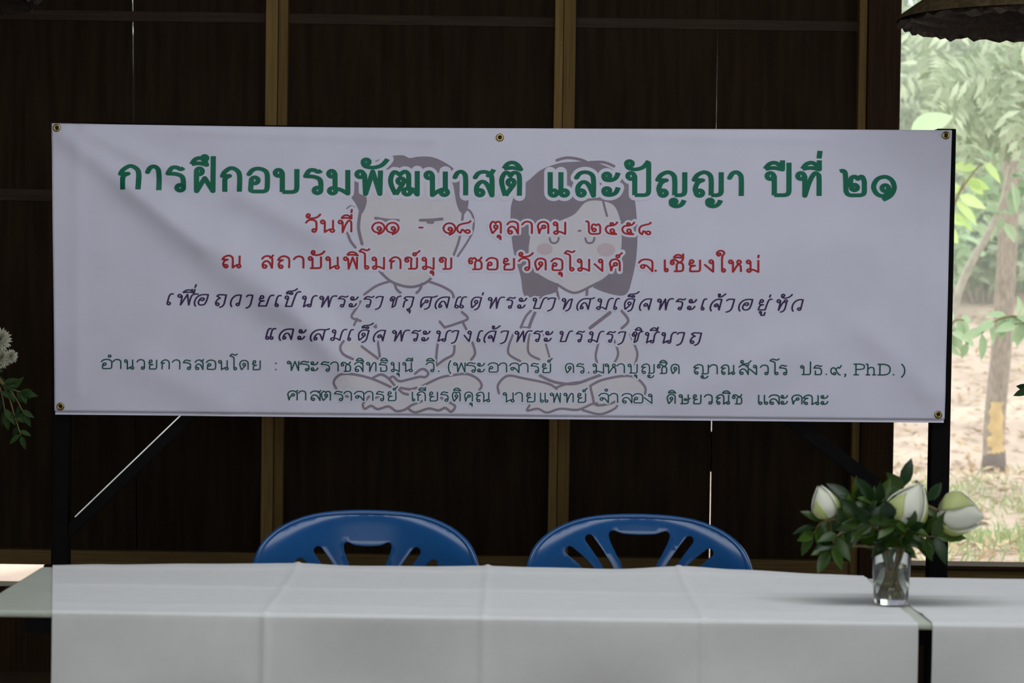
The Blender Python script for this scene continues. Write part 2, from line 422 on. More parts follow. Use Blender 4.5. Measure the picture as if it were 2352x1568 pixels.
def stroke(bm, pts, sharp, a, b, layer, samples=5):
    runs = []; cur = [0]
    for i in range(1, len(pts)):
        cur.append(i)
        if sharp[i] or i == len(pts) - 1: runs.append(cur); cur = [i]
    for r in runs:
        P = crom([Vector((*pts[i], 0)) for i in r], samples)
        c0 = (r[0] != 0) or not sharp[r[0]]; c1 = (r[-1] != len(pts) - 1) or not sharp[r[-1]]
        ribbon(bm, P, a, b, layer, (c0, c1))
def ring(bm, cx, cy, rx, ry, a, b, layer, k=18):
    V = []
    for i in range(k):
        t = 2 * math.pi * i / k; c, s = math.cos(t), math.sin(t)
        ri, rj = max(0.0, rx - a), max(0.0, ry - b)
        V.append(((cx + (rx + a) * c, cy + (ry + b) * s), (cx + ri * c, cy + rj * s)))
    for i in range(k):
        A, B = V[i], V[(i + 1) % k]; bm.append([A[0], A[1], B[1], B[0]] if ri > 0 or rj > 0 else [A[0], A[1], B[0]])

# glyph skeletons: 100 = consonant height; '*' marks a corner, 'O' an ellipse, '~' is drawn in the light faces only
H1 = 'O12,84,12,13/24,86 '
G = {
'ก': (74, '*10,0 *10,50 16,60 *30,67 *0,66 10,84 36,100 62,90 73,66 *73,0'),
'ข': (72, 'O14,72,11,12/3,74 8,94 26,98 40,86 38,66 *38,3/~*20,3 *38,3/*38,3 *58,3 68,8 *72,20 *72,98'),
'ค': (72, '*12,0 6,45 3,65 14,90 38,100 60,92 71,70 *71,0/*12,0 18,30 30,48 44,46/O42,58,12,12'),
'ง': (60, 'O44,84,12,13/56,88 *57,80 *57,0 *0,62'),
'จ': (64, '0,72 14,94 36,100 56,92 64,72 *64,0 46,34 34,50 20,54/O18,40,13,13'),
'ช': (80, 'O13,72,11,12/2,74 10,95 28,98 46,86 54,76 44,66 40,50 *40,3/~*22,3 *40,3/*40,3 *62,3 76,8 80,22 80,50 74,68 54,78/54,76 70,84 80,102'),
'ซ': (80, 'O13,62,11,12/2,66 4,86 14,97 *24,88 36,98 46,86 48,76 42,64 40,50 *40,3/~*22,3 *40,3/*40,3 *62,3 76,8 80,22 80,50 74,68 54,78/54,76 70,84 80,102'),
'ญ': (102, 'O20,12,12,12/8,12 4,30 10,50 18,60 *32,66 *0,68 12,88 36,100 56,92 64,70 *64,3/~*52,3 *64,3/*64,3 *86,3 98,8 *102,20 *102,100/O60,-24,9,9/51,-22 54,-38 72,-44 90,-36 *100,-18'),
'ณ': (110, 'O20,12,12,12/8,12 4,30 10,50 18,60 *32,66 *0,68 12,88 36,100 54,92 62,70 *61,0 76,14 92,24/O98,12,12,12/*102,100 *102,22'),
'ฒ': (106, '*22,0 5,40 3,70 16,96 *38,84 56,98 70,88 72,70 *72,24/O66,13,13,13/74,24 88,22 *105,0 *105,100/*22,0 40,30 50,48/O42,58,12,12'),
'ด': (71, '*16,0 4,45 4,70 16,92 38,100 60,92 70,72 *70,0/*16,0 34,26 48,46/O38,56,12,13'),
'ต': (71, '*16,0 4,45 3,72 14,95 26,96 *36,84 46,96 60,96 70,78 *70,0/*16,0 34,26 48,46/O38,56,12,13'),
'ถ': (74, 'O20,12,12,12/8,12 4,30 10,50 18,60 *32,67 *0,68 12,88 36,100 62,92 74,70 *74,0'),
'ท': (78, H1 + '*26,80 *26,0 40,50 52,80 64,96 74,90 78,76 *78,0'),
'ธ': (70, '*72,96 56,90 40,98 24,98 12,90 *2,72 30,72 50,70 62,60 66,40 64,14 56,3/*8,3 *56,3/*14,3 *14,46'),
'น': (87, H1 + '*26,82 *26,0 44,14 64,24/O74,12,13,12/*78,100 *78,22'),
'บ': (78, H1 + '*26,82 *26,3/~*10,3 *30,3/*26,3 *62,3 74,8 *78,22 *78,100'),
'ป': (78, H1 + '*26,82 *26,3/~*10,3 *30,3/*26,3 *62,3 74,8 *78,22 *78,140'),
'ฝ': (80, 'O22,84,12,13/10,86 *10,80 *10,0 *44,56 *78,0 *80,148'),
'พ': (80, H1 + '*27,80 *30,0 *54,96 *78,0 *80,100'),
'ม': (79, H1 + '*26,82 *26,22/O16,12,13,12/26,22 50,16 *78,0 *78,100'),
'ย': (76, 'O18,84,13,13/6,78 2,64 10,53 *40,50 18,44 8,30 *8,3 *56,3 70,7 *76,20 *76,100'),
'ร': (62, '*62,96 50,90 36,97 20,98 10,90 *0,72 30,70 52,62 60,46 *60,12/O47,12,13,12'),
'ล': (72, '0,76 14,94 38,100 62,92 72,70 *72,0 58,34 44,54 26,58 10,44 5,26 7,12/O20,12,13,12'),
'ว': (60, '0,76 12,94 32,100 52,92 60,70 *60,12/O47,12,13,12'),
'ศ': (72, '*12,0 6,45 3,65 14,90 38,100 60,92 71,70 *71,0/*12,0 18,30 30,48 44,46/O42,58,12,12/60,88 68,94 *78,108'),
'ษ': (96, H1 + '*26,82 *26,3/~*10,3 *30,3/*26,3 *62,3 74,8 *78,22 *78,100/O52,46,9,9/58,38 78,48 *98,60'),
'ส': (72, '0,76 14,94 38,100 62,92 72,70 *72,0 58,34 44,54 26,58 10,44 5,26 7,12/O20,12,13,12/56,84 68,92 *80,110'),
'ห': (79, H1 + '*27,82 *27,0 *58,62/O66,82,13,14/58,62 74,54 *78,36 *78,0'),
'อ': (70, '0,76 14,94 36,100 60,92 70,72 *70,20 66,8 *56,3 *18,3 8,8 8,26 9,46/O22,50,13,13'),
'ะ': (52, 'O14,84,11,11/4,80 10,68 28,66 44,76 *52,98/O14,22,11,11/4,18 10,6 28,4 44,14 *52,36'),
'า': (53, '0,76 12,94 30,100 46,92 53,72 *53,0'),
'เ': (34, '*8,100 *8,12/O21,12,13,12'),
'แ': (76, '*8,100 *8,12/O21,12,13,12/*50,100 *50,12/O63,12,13,12'),
'โ': (72, '*42,12 *42,118 34,134 *0,146 18,164 38,160 58,154 *80,168/O55,12,13,12'),
'ใ': (74, '*46,12 *46,108 52,136 66,154 54,172 30,176 8,164 4,146 18,134 34,142 30,154 18,152/O59,12,13,12'),
'๑': (78, '*36,-16 64,2 78,34 70,66 46,82 16,72 2,40 14,10 38,1 56,16 58,34/O45,34,12,13'),
'๒': (98, '*0,104 14,106 22,90 *24,20 32,7 *44,3 *80,3 94,8 *98,20 *98,60 92,78 84,82 *72,72 60,82 46,76 42,50 48,34/O58,36,12,12'),
'๕': (86, '*86,2 44,4 14,16 3,44 16,68 40,72 70,80 *90,104/O46,86,10,9/O50,30,13,14/63,30 64,18 *72,6'),
'๘': (88, '*92,104 76,88 44,80 16,68 3,44 8,16 *24,3 *34,30 44,26 *54,8/O70,15,15,13'),
'๙': (88, '24,4 6,20 3,56 20,76 38,66 54,30 72,4 *86,2/O34,14,11,11/44,54 54,70 64,80 *74,70 82,82 *92,104'),
'(': (26, '*28,122 8,92 0,50 8,8 *28,-22'), ')': (26, '*0,122 20,92 28,50 20,8 *0,-22'),
'.': (12, 'O6,6,3,3'), ',': (16, 'O8,8,4,4/13,6 12,-6 *2,-20'), ':': (12, 'O6,6,3,3/O6,72,3,3'), '-': (30, '*0,44 *30,44'),
'P': (80, '*0,3 *40,3/*18,3 *18,116/*0,116 *50,116 74,106 80,88 74,68 50,60 *18,60'),
'h': (78, '*0,116 *16,116 *16,3/*0,3 *34,3/16,60 30,78 48,82 60,70 *62,50 *62,3/*48,3 *78,3'),
'D': (92, '*0,3 *48,3 76,14 90,40 90,78 76,104 *48,116 *0,116/*18,3 *18,116'),
}
# marks are placed from the right edge of the consonant
MK = {
'ิ': '*-60,114 -46,134 -26,140 -8,130 *4,111 -28,118 *-60,114',
'ี': '*-60,114 -46,134 -26,140 -8,128 *1,111 -28,118 *-60,114/*1,112 *1,150',
'ึ': '*-66,114 -52,134 -32,140 -14,130 *-4,111 -34,118 *-66,114/O-12,140,9,9',
'ื': '*-64,114 -48,134 -28,138 -8,126 *2,111 -28,118 *-64,114/*2,112 *2,148/*-13,122 *-13,148',
'ั': 'O-48,136,11,11/-58,130 -50,117 -24,112 4,122 *24,148',
'็': '*-54,114 -58,128 -46,140 -20,142 0,148 *18,166/*-54,114 *-42,126 *-30,114/O-20,120,10,8',
'่1': '*-2,116 *2,144', '่2': '*0,158 *4,190',
'้': 'O-34,138,8,8/-26,136 -36,120 -10,122 *22,150',
'์': 'O-14,124,11,11/-5,132 4,140 *18,156',
'ุ': 'O-14,-24,9,9/-5,-24 *-3,-24 *-3,-54',
'ู': 'O-46,-20,8,8/-38,-22 *-36,-46 *-8,-46 *-4,-16',
'ํ': 'O-14,134,12,11',
}
IT = {   # swash forms for the italic face
'อ': (70, '*-2,-12 -16,16 -16,56 2,86 30,98 *68,97 67,50 58,12 36,2 16,10 10,34 18,60 34,68 46,56 36,43 24,48'),
'ว': (58, '*2,-12 -14,16 -14,56 4,86 30,98 *60,97 *58,12/O46,12,12,11'),
'จ': (62, '*-2,-12 -18,16 -16,56 4,86 30,98 *64,97 *62,0 44,42 30,56 16,48 16,34 28,32 40,44'),
'ล': (72, '*-4,-12 -20,16 -18,56 2,86 32,98 *72,97 *72,0 56,34 42,56 24,58 12,40 8,14 14,4 26,8 26,22 14,26'),
'ส': (72, '*-4,-12 -20,16 -18,56 2,86 32,98 *72,97 *72,0 56,34 42,56 24,58 12,40 8,14 14,4 26,8 26,22 14,26/*66,97 84,98 *104,108'),
'ศ': (66, '*10,0 4,45 4,70 14,92 36,98 *66,97 *66,12 56,-6 *34,-16/*62,96 84,98 *104,110/*10,0 20,36 32,48/O40,58,11,11'),
'า': (53, '0,86 10,97 30,100 *54,98 53,50 49,10 36,-10 *12,-20'),
'ก': (72, '*10,0 *10,54 16,62 *30,68 *2,84 14,98 36,99 *73,96 *72,14 60,-8 *38,-18'),
'ด': (68, '*16,0 4,45 4,70 16,92 38,99 *70,94 *68,14 58,-8 *36,-18/*16,0 34,26 48,46/O38,56,12,13'),
'ถ': (72, 'O20,12,12,12/8,12 4,30 10,50 18,60 *32,67 *2,86 14,98 36,99 *74,96 *73,14 62,-8 *40,-18'),
'ท': (76, H1 + '*26,80 *26,0 40,50 54,84 *76,92 *75,14 64,-8 *42,-18'),
'ห': (78, H1 + '*27,82 *27,0 40,50 54,80/O68,84,11,11/62,76 *76,66 *75,14 64,-8 *42,-18'),
'พ': (84, H1 + '*27,80 *30,0 *56,98 *78,0 80,70 88,94 104,101 *122,98'),
'น': (84, H1 + '*26,82 *26,0 44,14 60,22/O70,11,12,11/82,12 78,70 86,94 100,101 *116,98'),
'ม': (82, H1 + '*26,82 *26,22/O16,12,13,12/26,22 50,16 *76,0 78,70 86,94 100,101 *116,98'),
'ย': (76, 'O18,84,13,13/6,78 2,64 10,53 *40,50 18,44 8,30 *6,3 *66,3 74,70 82,94 96,101 *112,98'),
'บ': (78, H1 + '*26,82 *20,3 *68,3 76,70 84,94 98,101 *114,98'),
'ป': (78, H1 + '*26,82 *20,3 *68,3 76,100 84,128 98,136 *114,132'),
'ช': (70, 'O13,72,11,12/2,74 10,95 28,98 42,86 36,60 *36,2 60,20 62,80 72,98 *100,106'),
'เ': (34, 'O18,12,13,12/5,14 6,60 10,88 22,100 *44,98'),
'แ': (76, 'O18,12,13,12/5,14 6,60 10,88 22,100 *40,98/O58,12,13,12/45,14 46,60 50,88 62,100 *84,98'),
'ร': (62, '*76,104 60,92 36,97 20,98 10,90 *0,76 30,76 52,68 58,48 *56,12/O44,12,12,11'),
}
def parse(s, light):
    out = []
    for st in s.split('/'):
        if st.startswith('~'):
            if not light: continue
            st = st[1:]
        if st.startswith('O'):
            out.append(('O', [float(v) for v in st[1:].split(',')])); continue
        P, S = [], []
        for t in st.split():
            S.append(t[0] == '*'); x, y = t.lstrip('*').split(','); P.append((float(x), float(y)))
        out.append(('S', P, S))
    return out
ABOVE = 'ิีึืั็'
def lay(chunks, base, hgt, a, b, italic=False, light=True):
    """yield drawing commands in frame pixels for one line of lettering"""
    cmds = []
    for text, x0, x1 in chunks:
        glyphs = []                    # base glyph, marks
        for ch in text:
            if ch == 'ำ':
                glyphs[-1][1].append('ํ'); glyphs.append(['า', []])
            elif ch in MK or ch == '่': glyphs[-1][1].append(ch)
            else: glyphs.append([ch, []])
        src = [(IT[g0] if italic and g0 in IT else G[g0]) for g0, _ in glyphs]
        gap = 9 if len(text) > 1 else 0
        tot = sum(s[0] for s in src) + gap * (len(src) - 1)
        if italic: tot += 18
        xs = (x1 - x0 - 2 * a) / tot; ys = (hgt - 2 * b) / 100
        x = x0 + a
        for (g0, marks), (W, d) in zip(glyphs, src):
            by = base(x + W * xs / 2) - b
            items = [(0.0, d)]
            hasv = any(k in ABOVE for k in marks)
            for k in marks:
                key = ('่2' if hasv else '่1') if k == '่' else k
                off = W if g0 not in 'ปฝ' else W - 24
                if k in 'ุู': off = W
                if italic and k in ABOVE + '่้': off += 6
                items.append((off, MK[key]))
            for ox, dd in items:
                for it in parse(dd, light):
                    T = lambda p: (x + (p[0] + ox) * xs + (0.24 * p[1] * ys if italic else 0), by - p[1] * ys)
                    if it[0] == 'O':
                        cx, cy, rx, ry = it[1]; c = T((cx, cy))
                        k = min(xs, ys) / ys if xs < ys else 1.0
                        cmds.append(('O', c[0], c[1], rx * min(xs, ys * 1.15), ry * ys))
                    else: cmds.append(('S', [T(p) for p in it[1]], it[2]))
            x += (W + gap) * xs
    return cmds
def draw(cmds, a, b, layer, grow=0.0, xr=None):
    bm = []
    for c in cmds:
        if xr and not (xr[0] < (c[1] if c[0] == 'O' else c[1][0][0]) < xr[1]): continue
        if c[0] == 'O':
            if c[3] < 2.6 * 0.5 * 0 + a * 0.9 and c[4] < b * 0.9: disc(bm, c[1], c[2], max(a, c[3]) * 1.25 + grow, max(b, c[4]) * 1.25 + grow, layer)
            else: ring(bm, c[1], c[2], c[3], c[4], a + grow, b + grow, layer)
        else:
            stroke(bm, c[1], [s and grow == 0 for s in c[2]] if grow else c[2], a + grow, b + grow, layer)
    return merge(bm, layer)
def interp(pts):
    def f(x):
        if x <= pts[0][0]: return pts[0][1]
        for (xa, ya), (xb, yb) in zip(pts[:-1], pts[1:]):
            if x <= xb: return ya + (yb - ya) * (x - xa) / (xb - xa)
        return pts[-1][1]
    return f
LINES = [
 ('green heading line', 'green', [('ก',273.5,327),('า',334,372),('ร',381,429),('ฝึ',440,496),('ก',505,557),('อ',566,620),('บ',626,688),('ร',696,744),('ม',749,805.5),
   ('พั',813,880),('ฒ',890,965),('น',972.5,1034),('า',1039,1075.5),('ส',1085.5,1136),('ติ',1145,1199.5),('แ',1253,1309.6),('ล',1318,1369),('ะ',1378,1426),('ปั',1436,1496),
   ('ญ',1505,1579),('ญ',1588.6,1662.7),('า',1670,1708.7),('ปี',1755.5,1818),('ที่',1826,1887),('๒',1923,1991),('๑',1999,2059.6)],
   [(300,440),(560,445),(780,449),(1000,452.5),(1200,454),(1450,454),(1900,454),(2060,455)], 63, 6.0, 4.3, False, False, 8),
 ('red date line', 'red', [('วั',701.5,730),('น',735,771),('ที่',775,809.5),('๑๑',852,918),('-',959,975),('๑๘',1015.5,1083),('ตุ',1123,1153),('ล',1163,1192),('า',1197,1224),('ค',1232,1262),('ม',1269,1301),
   ('๒',1342,1381),('๕',1388,1420),('๕',1426,1459),('๘',1465,1497)], [(700,534.5),(1100,538),(1500,541)], 32, 2.4, 2.0, False, True, 5),
 ('red place line', 'red', [('ณ',511,558),('ส',600.7,628.5),('ถ',637,667),('า',673,699.5),('บั',706,740),('น',747,781.4),('พิ',787,823),('โ',823.7,850),('ม',853,885),('ก',893,922.7),('ข์',927,960.6),('มุ',968,999),('ข',1006.5,1039),
   ('ซ',1074,1108.5),('อ',1115,1145),('ย',1154,1183),('วั',1189.4,1218),('ด',1226,1256),('อุ',1264,1294),('โ',1294.6,1321),('ม',1324.5,1356),('ง',1362,1387),('ค์',1397.5,1426),
   ('จ.',1465,1511),('เ',1522.5,1536),('ชี',1537,1571),('ย',1580,1610),('ง',1615,1641),('ใ',1643,1668),('ห',1671,1704),('ม่',1712,1744)],
   [(511,616),(780,619),(1040,620.5),(1400,624.5),(1744,626.5)], 31.5, 2.4, 2.0, False, True, 5),
 ('purple italic line', 'purple', [('เ',380,398),('พื่',401,445),('อ',449,481),('ถ',491,521),('ว',531,556),('า',561,583),('ย',592,624),('เ',631,648),('ป็',651,682),('น',690,722),('พ',728,765),('ร',771,797),('ะ',798,825),
   ('ร',830,857),('า',857,881),('ช',890,915),('กุ',921,952),('ศ',961,994),('ล',1003,1034),('แ',1041,1072),('ด่',1077,1107),('พ',1115,1150),('ร',1158,1181),('ะ',1185,1212),('บ',1218,1250),('า',1252,1277),('ท',1285,1316),
   ('ส',1328,1358),('ม',1367,1401),('เ',1406,1422),('ด็',1429,1459),('จ',1471,1497),('พ',1504,1538),('ร',1547,1572),('ะ',1575,1602),('เ',1607,1622),('จ้',1633,1658),('า',1662,1688),('อ',1699,1731),('ยู่',1738,1766),('หั',1778,1810),('ว',1820,1845)],
   [(380,701),(622,704.5),(824,707),(1100,708.5),(1315,711.5),(1844,714)], 28, 2.0, 1.5, True, True, 4),
 ('purple italic closing line', 'purple', [('แ',607,634),('ล',645,677),('ะ',681,707),('ส',718,750),('ม',758,790),('เ',796,811),('ด็',818,849),('จ',860,886),('พ',895,932),('ร',940,964),('ะ',965,990),('น',997,1030),('า',1032,1054),('ง',1060,1085),('เ',1092,1108),
   ('จ้',1114,1140),('า',1144,1169),('พ',1176,1213),('ร',1220,1244),('ะ',1246,1272),('บ',1280,1308),('ร',1318,1340),('ม',1348,1380),('ร',1388,1411),('า',1414,1438),('ชิ',1446,1471),('นี',1476,1508),('น',1514,1547),('า',1549,1573),('ถ',1581,1612)],
   [(607,780),(880,784),(1083,785.5),(1270,786),(1611,790)], 27.5, 2.0, 1.5, True, True, 4),
 ('dark green credit line', 'teal', [('อำ',231,279),('น',285,309),('ว',314,334),('ย',341,362),('ก',369,391),('า',395,415),('ร',420,440),('ส',447,468),('อ',473,497),('น',501,526),('โ',527,546),('ด',549,572),('ย',579,599.5),(':',631,637),
   ('พระ',658,732.7),('รา',737,779.5),('ช',783,807.5),('สิ',814,835.6),('ท',840.7,865),('ธิ',869.6,891),('มุ',897,919),('นี',924,948.7),('วิ',977.6,998),('.',1005.6,1010),('(',1028.6,1037),
   ('พระ',1039.7,1114.7),('อา',1119.6,1165),('จา',1169,1214),('ร',1218,1238.7),('ย์',1244,1266),('ด',1296.6,1319),('ร',1323,1343),('.',1349,1355),('มหา',1360,1435.6),('บุ',1441,1465),('ญ',1472,1504),('ชิ',1508,1532.6),('ด',1539,1561),
   ('ญา',1591.6,1648),('ณ',1654,1688),('สัง',1695,1739),('ว',1743.8,1764.6),('โร',1766,1807.7),('ป',1836,1862.4),('ธ',1866.7,1889),('.',1895,1900),('๙',1906,1933),(',',1937,1944.4),('PhD',1958.6,2045.5),('.',2048.6,2055),(')',2067.7,2078)],
   [(231,848),(600,850.5),(800,854),(1020,855),(1260,857.5),(1440,858.5),(1700,860.5),(2078,863)], 24.5, 1.6, 1.35, False, True, 3.5),
 ('dark green last line', 'teal', [('ศา',659,704),('สต',712,761),('รา',767,809),('จา',813,858),('ร',863,883),('ย์',889,911),('เ',944,954),('กี',956,978.5),('ย',984.6,1006.4),('ร',1011,1031),('ติ',1037,1058.5),('คุ',1065,1086.7),('ณ',1092,1126.5),
   ('นา',1154,1201),('ย',1208,1230),('แ',1238,1260),('พ',1262,1288.7),('ท',1293.5,1318),('ย์',1325,1346.5),('จำ',1374,1420),('ลอง',1427,1499.6),('ดิ',1530,1552),('ษ',1558,1586.6),('ย',1590,1611),('ว',1616,1636.6),('ณิ',1643,1677),
   ('ช',1680,1704.5),('และ',1738,1810),('คณะ',1816,1903)], [(660,920),(1000,922.5),(1300,925.3),(1600,928.5),(1903,930)], 24.5, 1.6, 1.35, False, True, 3.5),
]
for lab, mk, ch, bl, hg, pa, pb, ital, light, halo in LINES:
    cm = lay(ch, interp(bl), hg, pa, pb, ital, light)
    obj('lettering', draw(cm, pa, pb, 5), M[mk], banner, label=lab)
    obj('lettering_outline', draw(cm, pa, pb, 4, grow=halo, xr=(755, 1500)), M['banner'], banner, label='white outline behind the ' + lab)

# --- the two faint sitting figures printed behind the lettering
def cA(p): return (700 + p[0] / 2.489, 330 + p[1] / 2.489)
def cB(p): return (750 + p[0] / 6.533, 780 + p[1] / 6.533)
def pts(s): return [tuple(float(v) for v in t.split(',')) for t in s.split()]
def area_fill(bm, loop, layer, smooth=True):
    L = crom([Vector((*p, 0)) for p in loop], 4, closed=True) if smooth else [Vector((*p, 0)) for p in loop]
    V, T = fill([(p.x, p.y) for p in L], (), 14)
    vs = [bm.verts.new(bp(v.x, v.y, layer)) for v in V]
    for t in T: bm.faces.new([vs[i] for i in t])
def figure(name, label, skin, hair, lines, extra=None):
    bm = bmesh.new()
    for cv, s in skin: area_fill(bm, [cv(p) for p in pts(s)], 1)
    bmesh.ops.recalc_face_normals(bm, faces=bm.faces)
    fig = obj(name, bm, M['skin_print'], banner, label=label)
    bm = bmesh.new()
    for cv, s in hair: area_fill(bm, [cv(p) for p in pts(s)], 2)
    bmesh.ops.recalc_face_normals(bm, faces=bm.faces); obj('hair', bm, M['hair'], fig)
    bm = []
    for cv, s, wd in lines:
        P = [cv(p) for p in pts(s)]; stroke(bm, P, [False] * len(P), wd, wd, 3)
    obj('outline', merge(bm, 3), M['mauve'], fig)
    if extra:
        bm = []
        for x, y, rx, ry in extra:
            c = cA((x, y)); disc(bm, c[0], c[1], rx / 2.489, ry / 2.489, 2, 24)
        obj('cheeks', merge(bm, 2), M['blush'], fig)
W0 = 2.9
figure('printed_figure', 'faint boy sitting cross-legged, left of the two printed figures',
 [(cA, '340,230 500,150 700,150 845,215 885,380 885,520 845,640 720,760 610,805 500,770 400,690 330,580 310,480 320,380'),
  (cB, '140,720 110,640 160,555 260,510 450,525 700,595 950,600 1080,620 1300,580 1480,560 1700,570 1900,530 2100,515 2260,585 2325,680 2290,760 2000,850 1900,1000 1850,1070 1680,1060 1330,1085 1050,1065 760,1035 580,1020 560,950 640,870 300,800'),
  (cB, '260,20 215,110 260,210 400,285 700,330 790,260 530,100 520,20'), (cB, '1900,90 1920,220 1700,370 1700,420 1950,420 2170,300 2230,200 2190,30 2000,20')],
 [(cA, '290,340 268,300 285,210 320,150 400,100 480,72 560,66 600,82 650,74 735,78 830,125 890,190 930,300 935,350 915,400 885,385 865,330 845,225 800,175 600,150 420,155 345,235 355,330 325,400')],
 [(cA, s, wd) for s, wd in (('318,390 308,480 328,572', 3.6), ('905,400 885,540 850,640', 2.8), ('240,370 262,355 285,362', 1.4), ('245,510 262,555 290,592', 3.0), ('895,375 940,380 965,430 960,500 930,560 875,642', 2.4),
   ('405,425 470,436 535,438', 3.4), ('660,437 720,436 785,430', 3.4), ('455,442 475,448', 2.8), ('705,446 730,448', 4.2), ('430,730 500,790 600,818 680,800 722,770', 3.0), ('340,862 410,812 490,785', 2.8), ('705,785 780,812 838,845 852,876', 2.8),
   ('515,800 525,830 548,852', 3.0), ('672,800 660,830 640,852', 3.0), ('320,900 295,940 268,990 320,1012', 2.8), ('300,1000 282,1036', 2.6), ('385,1030 408,1050 400,1020', 2.6), ('900,962 932,1000 860,1030 798,1050', 2.8), ('800,1050 772,1016', 2.8), ('905,1022 925,1062', 2.8))] +
 [(cB, s, W0) for s in ('260,20 215,110 260,210 400,285', '530,100 650,190 770,280', '770,30 800,250', '1670,50 1650,220 1640,390', '1650,385 1780,290 1900,220 1920,95', '2190,40 2230,200 2170,300',
   '150,730 112,640 160,555 260,508 450,522 700,590 960,705', '1430,700 1700,570 1900,530 2100,512 2260,580 2328,680 2290,760', '690,575 820,520 930,580 1025,690', '940,585 1000,552 1090,622 1250,590 1400,555 1480,560 1528,505 1470,442 1400,452 1330,510',
   '1080,715 1250,742 1350,720', '640,850 550,960 575,1035 670,990 770,1040 930,1000 1050,1070 1180,1045 1280,980 1430,920', '1225,1030 1330,1090 1530,1032 1680,1060 1780,1022 1870,1080 1930,1000 1850,940', '1090,750 1150,800 1220,820', '280,840 320,850', '740,870 790,850', '1720,870 1750,890')])
figure('printed_figure', 'faint long-haired girl sitting cross-legged, right of the two printed figures',
 [(cA, '1600,335 1680,325 1760,345 1800,430 1812,540 1800,640 1760,720 1660,800 1560,855 1480,825 1380,770 1310,720 1282,640 1285,560 1310,500 1480,430 1555,390'),
  (cA, '1108,1405 1112,1360 1160,1328 1250,1342 1400,1372 1460,1385 1600,1365 1700,1345 1830,1328 1900,1342 1943,1390 1940,1440 1790,1480 1740,1530 1640,1530 1540,1520 1460,1515 1380,1532 1280,1525 1280,1480 1150,1450'),
  (cA, '1180,1140 1165,1200 1230,1242 1400,1240 1380,1150 1290,1120'), (cA, '1780,1130 1790,1200 1770,1255 1885,1260 1900,1200 1875,1135')],
 [(cA, '1176,400 1186,330 1222,260 1290,200 1350,150 1430,118 1500,105 1640,104 1740,135 1800,175 1850,230 1884,310 1896,400 1902,520 1895,650 1872,770 1835,862 1740,856 1640,812 1700,775 1760,720 1802,640 1812,540 1802,430 1764,350 1680,325 1605,335 1545,400 1480,432 1312,500 1285,560 1282,640 1310,720 1380,770 1445,805 1430,850 1330,872 1255,868 1235,760 1195,620 1180,500')],
 [(cA, s, wd) for s, wd in (('1440,95 1500,80 1580,92 1650,125', 3.2), ('1630,106 1710,106 1768,128', 3.2), ('1705,325 1716,370 1728,412', 2.6), ('1400,540 1408,562 1428,568 1446,558 1452,538', 2.4), ('1604,540 1612,562 1632,568 1650,558 1656,538', 2.4),
   ('1566,498 1576,497', 2.4), ('1440,802 1540,852 1640,812', 2.8), ('1440,835 1452,885', 2.8), ('1615,830 1612,872', 3.2), ('1345,880 1390,850 1440,838', 2.4), ('1292,955 1262,990 1235,1050', 2.8), ('1316,965 1296,1010 1282,1052', 3.6), ('1232,1046 1290,1050', 1.6),
   ('1745,965 1700,1000 1632,1052', 4.0), ('1812,955 1850,1010 1812,1055', 3.0), ('1195,1080 1165,1160 1170,1205 1232,1242', 2.6), ('1285,1080 1278,1190 1340,1232', 2.6), ('1365,1085 1380,1150 1400,1222', 2.2), ('1690,1100 1664,1205 1672,1252', 2.6), ('1760,1100 1792,1195 1768,1255', 2.6),
   ('1860,1090 1882,1140 1902,1200 1888,1262', 2.6), ('1110,1425 1106,1375 1160,1326 1250,1340 1390,1370 1440,1400', 2.8), ('1345,1325 1430,1362 1540,1372 1640,1340 1700,1318', 3.2), ('1440,1392 1500,1372 1570,1362', 2.6), ('1632,1384 1700,1350 1830,1326 1900,1342 1946,1392 1944,1432', 2.8),
   ('1632,1384 1645,1440 1664,1492 1742,1486 1782,1470', 2.8), ('1285,1495 1272,1525 1332,1514 1385,1536 1460,1514 1560,1520 1640,1488 1672,1484', 2.6), ('1590,1522 1680,1545 1740,1530 1784,1502 1782,1470', 2.6))],
 extra=[(1372, 602, 46, 34), (1722, 606, 52, 38)])

# ------------------------------------------------------------------ black stand that carries the banner
stand = thing('banner_stand', Vector((0, 6.06, 0)), 'black steel stand with square legs and slanting braces behind the banner', 'stand')
pl = at_y(141, 1150, 6.06); pr = at_y(2154, 1150, 6.06); ztop = at_y(2190, 297, 6.06).z
for p, wd in ((pl, 0.0225), (pr, 0.0255)):
    boxobj('post', (p.x - wd, 6.035, 0.0), (p.x + wd, 6.085, ztop if p is pr else at_y(140, 296, 6.06).z), M['steel_black'], stand, bev=0.003)
    bm = bmesh.new(); box(bm, (p.x - 0.03, 5.75, 0.0), (p.x + 0.03, 6.4, 0.035), 0.004); obj('foot', bm, M['steel_black'], stand)
for z in (ztop - 0.035, 1.0):
    boxobj('crossbar', (pl.x + 0.022, 6.045, z - 0.02), (pr.x - 0.025, 6.075, z + 0.02), M['steel_black'], stand, bev=0.003)
def bar(a, b, h, d):
    bm = bmesh.new(); a, b = Vector(a), Vector(b); t = (b - a).normalized(); up = Vector((-t.z, 0, t.x)); up = up if up.z > 0 else -up
    box(bm, (-0.5, -0.5, -0.5), (0.5, 0.5, 0.5))
    L = (b - a).length; c = (a + b) / 2
    for v in bm.verts: v.co = c + t * (v.co.x * L) + Vector((0, d, 0)) * v.co.y + up * (v.co.z * h)
    bmesh.ops.recalc_face_normals(bm, faces=bm.faces)
    bmesh.ops.bevel(bm, geom=list(bm.edges), offset=0.003, segments=2, affect='EDGES')
    return bm
obj('brace', bar(at_y(150, 1229, 6.06), at_y(480, 911, 6.06), 0.031, 0.03), M['steel_black'], stand)
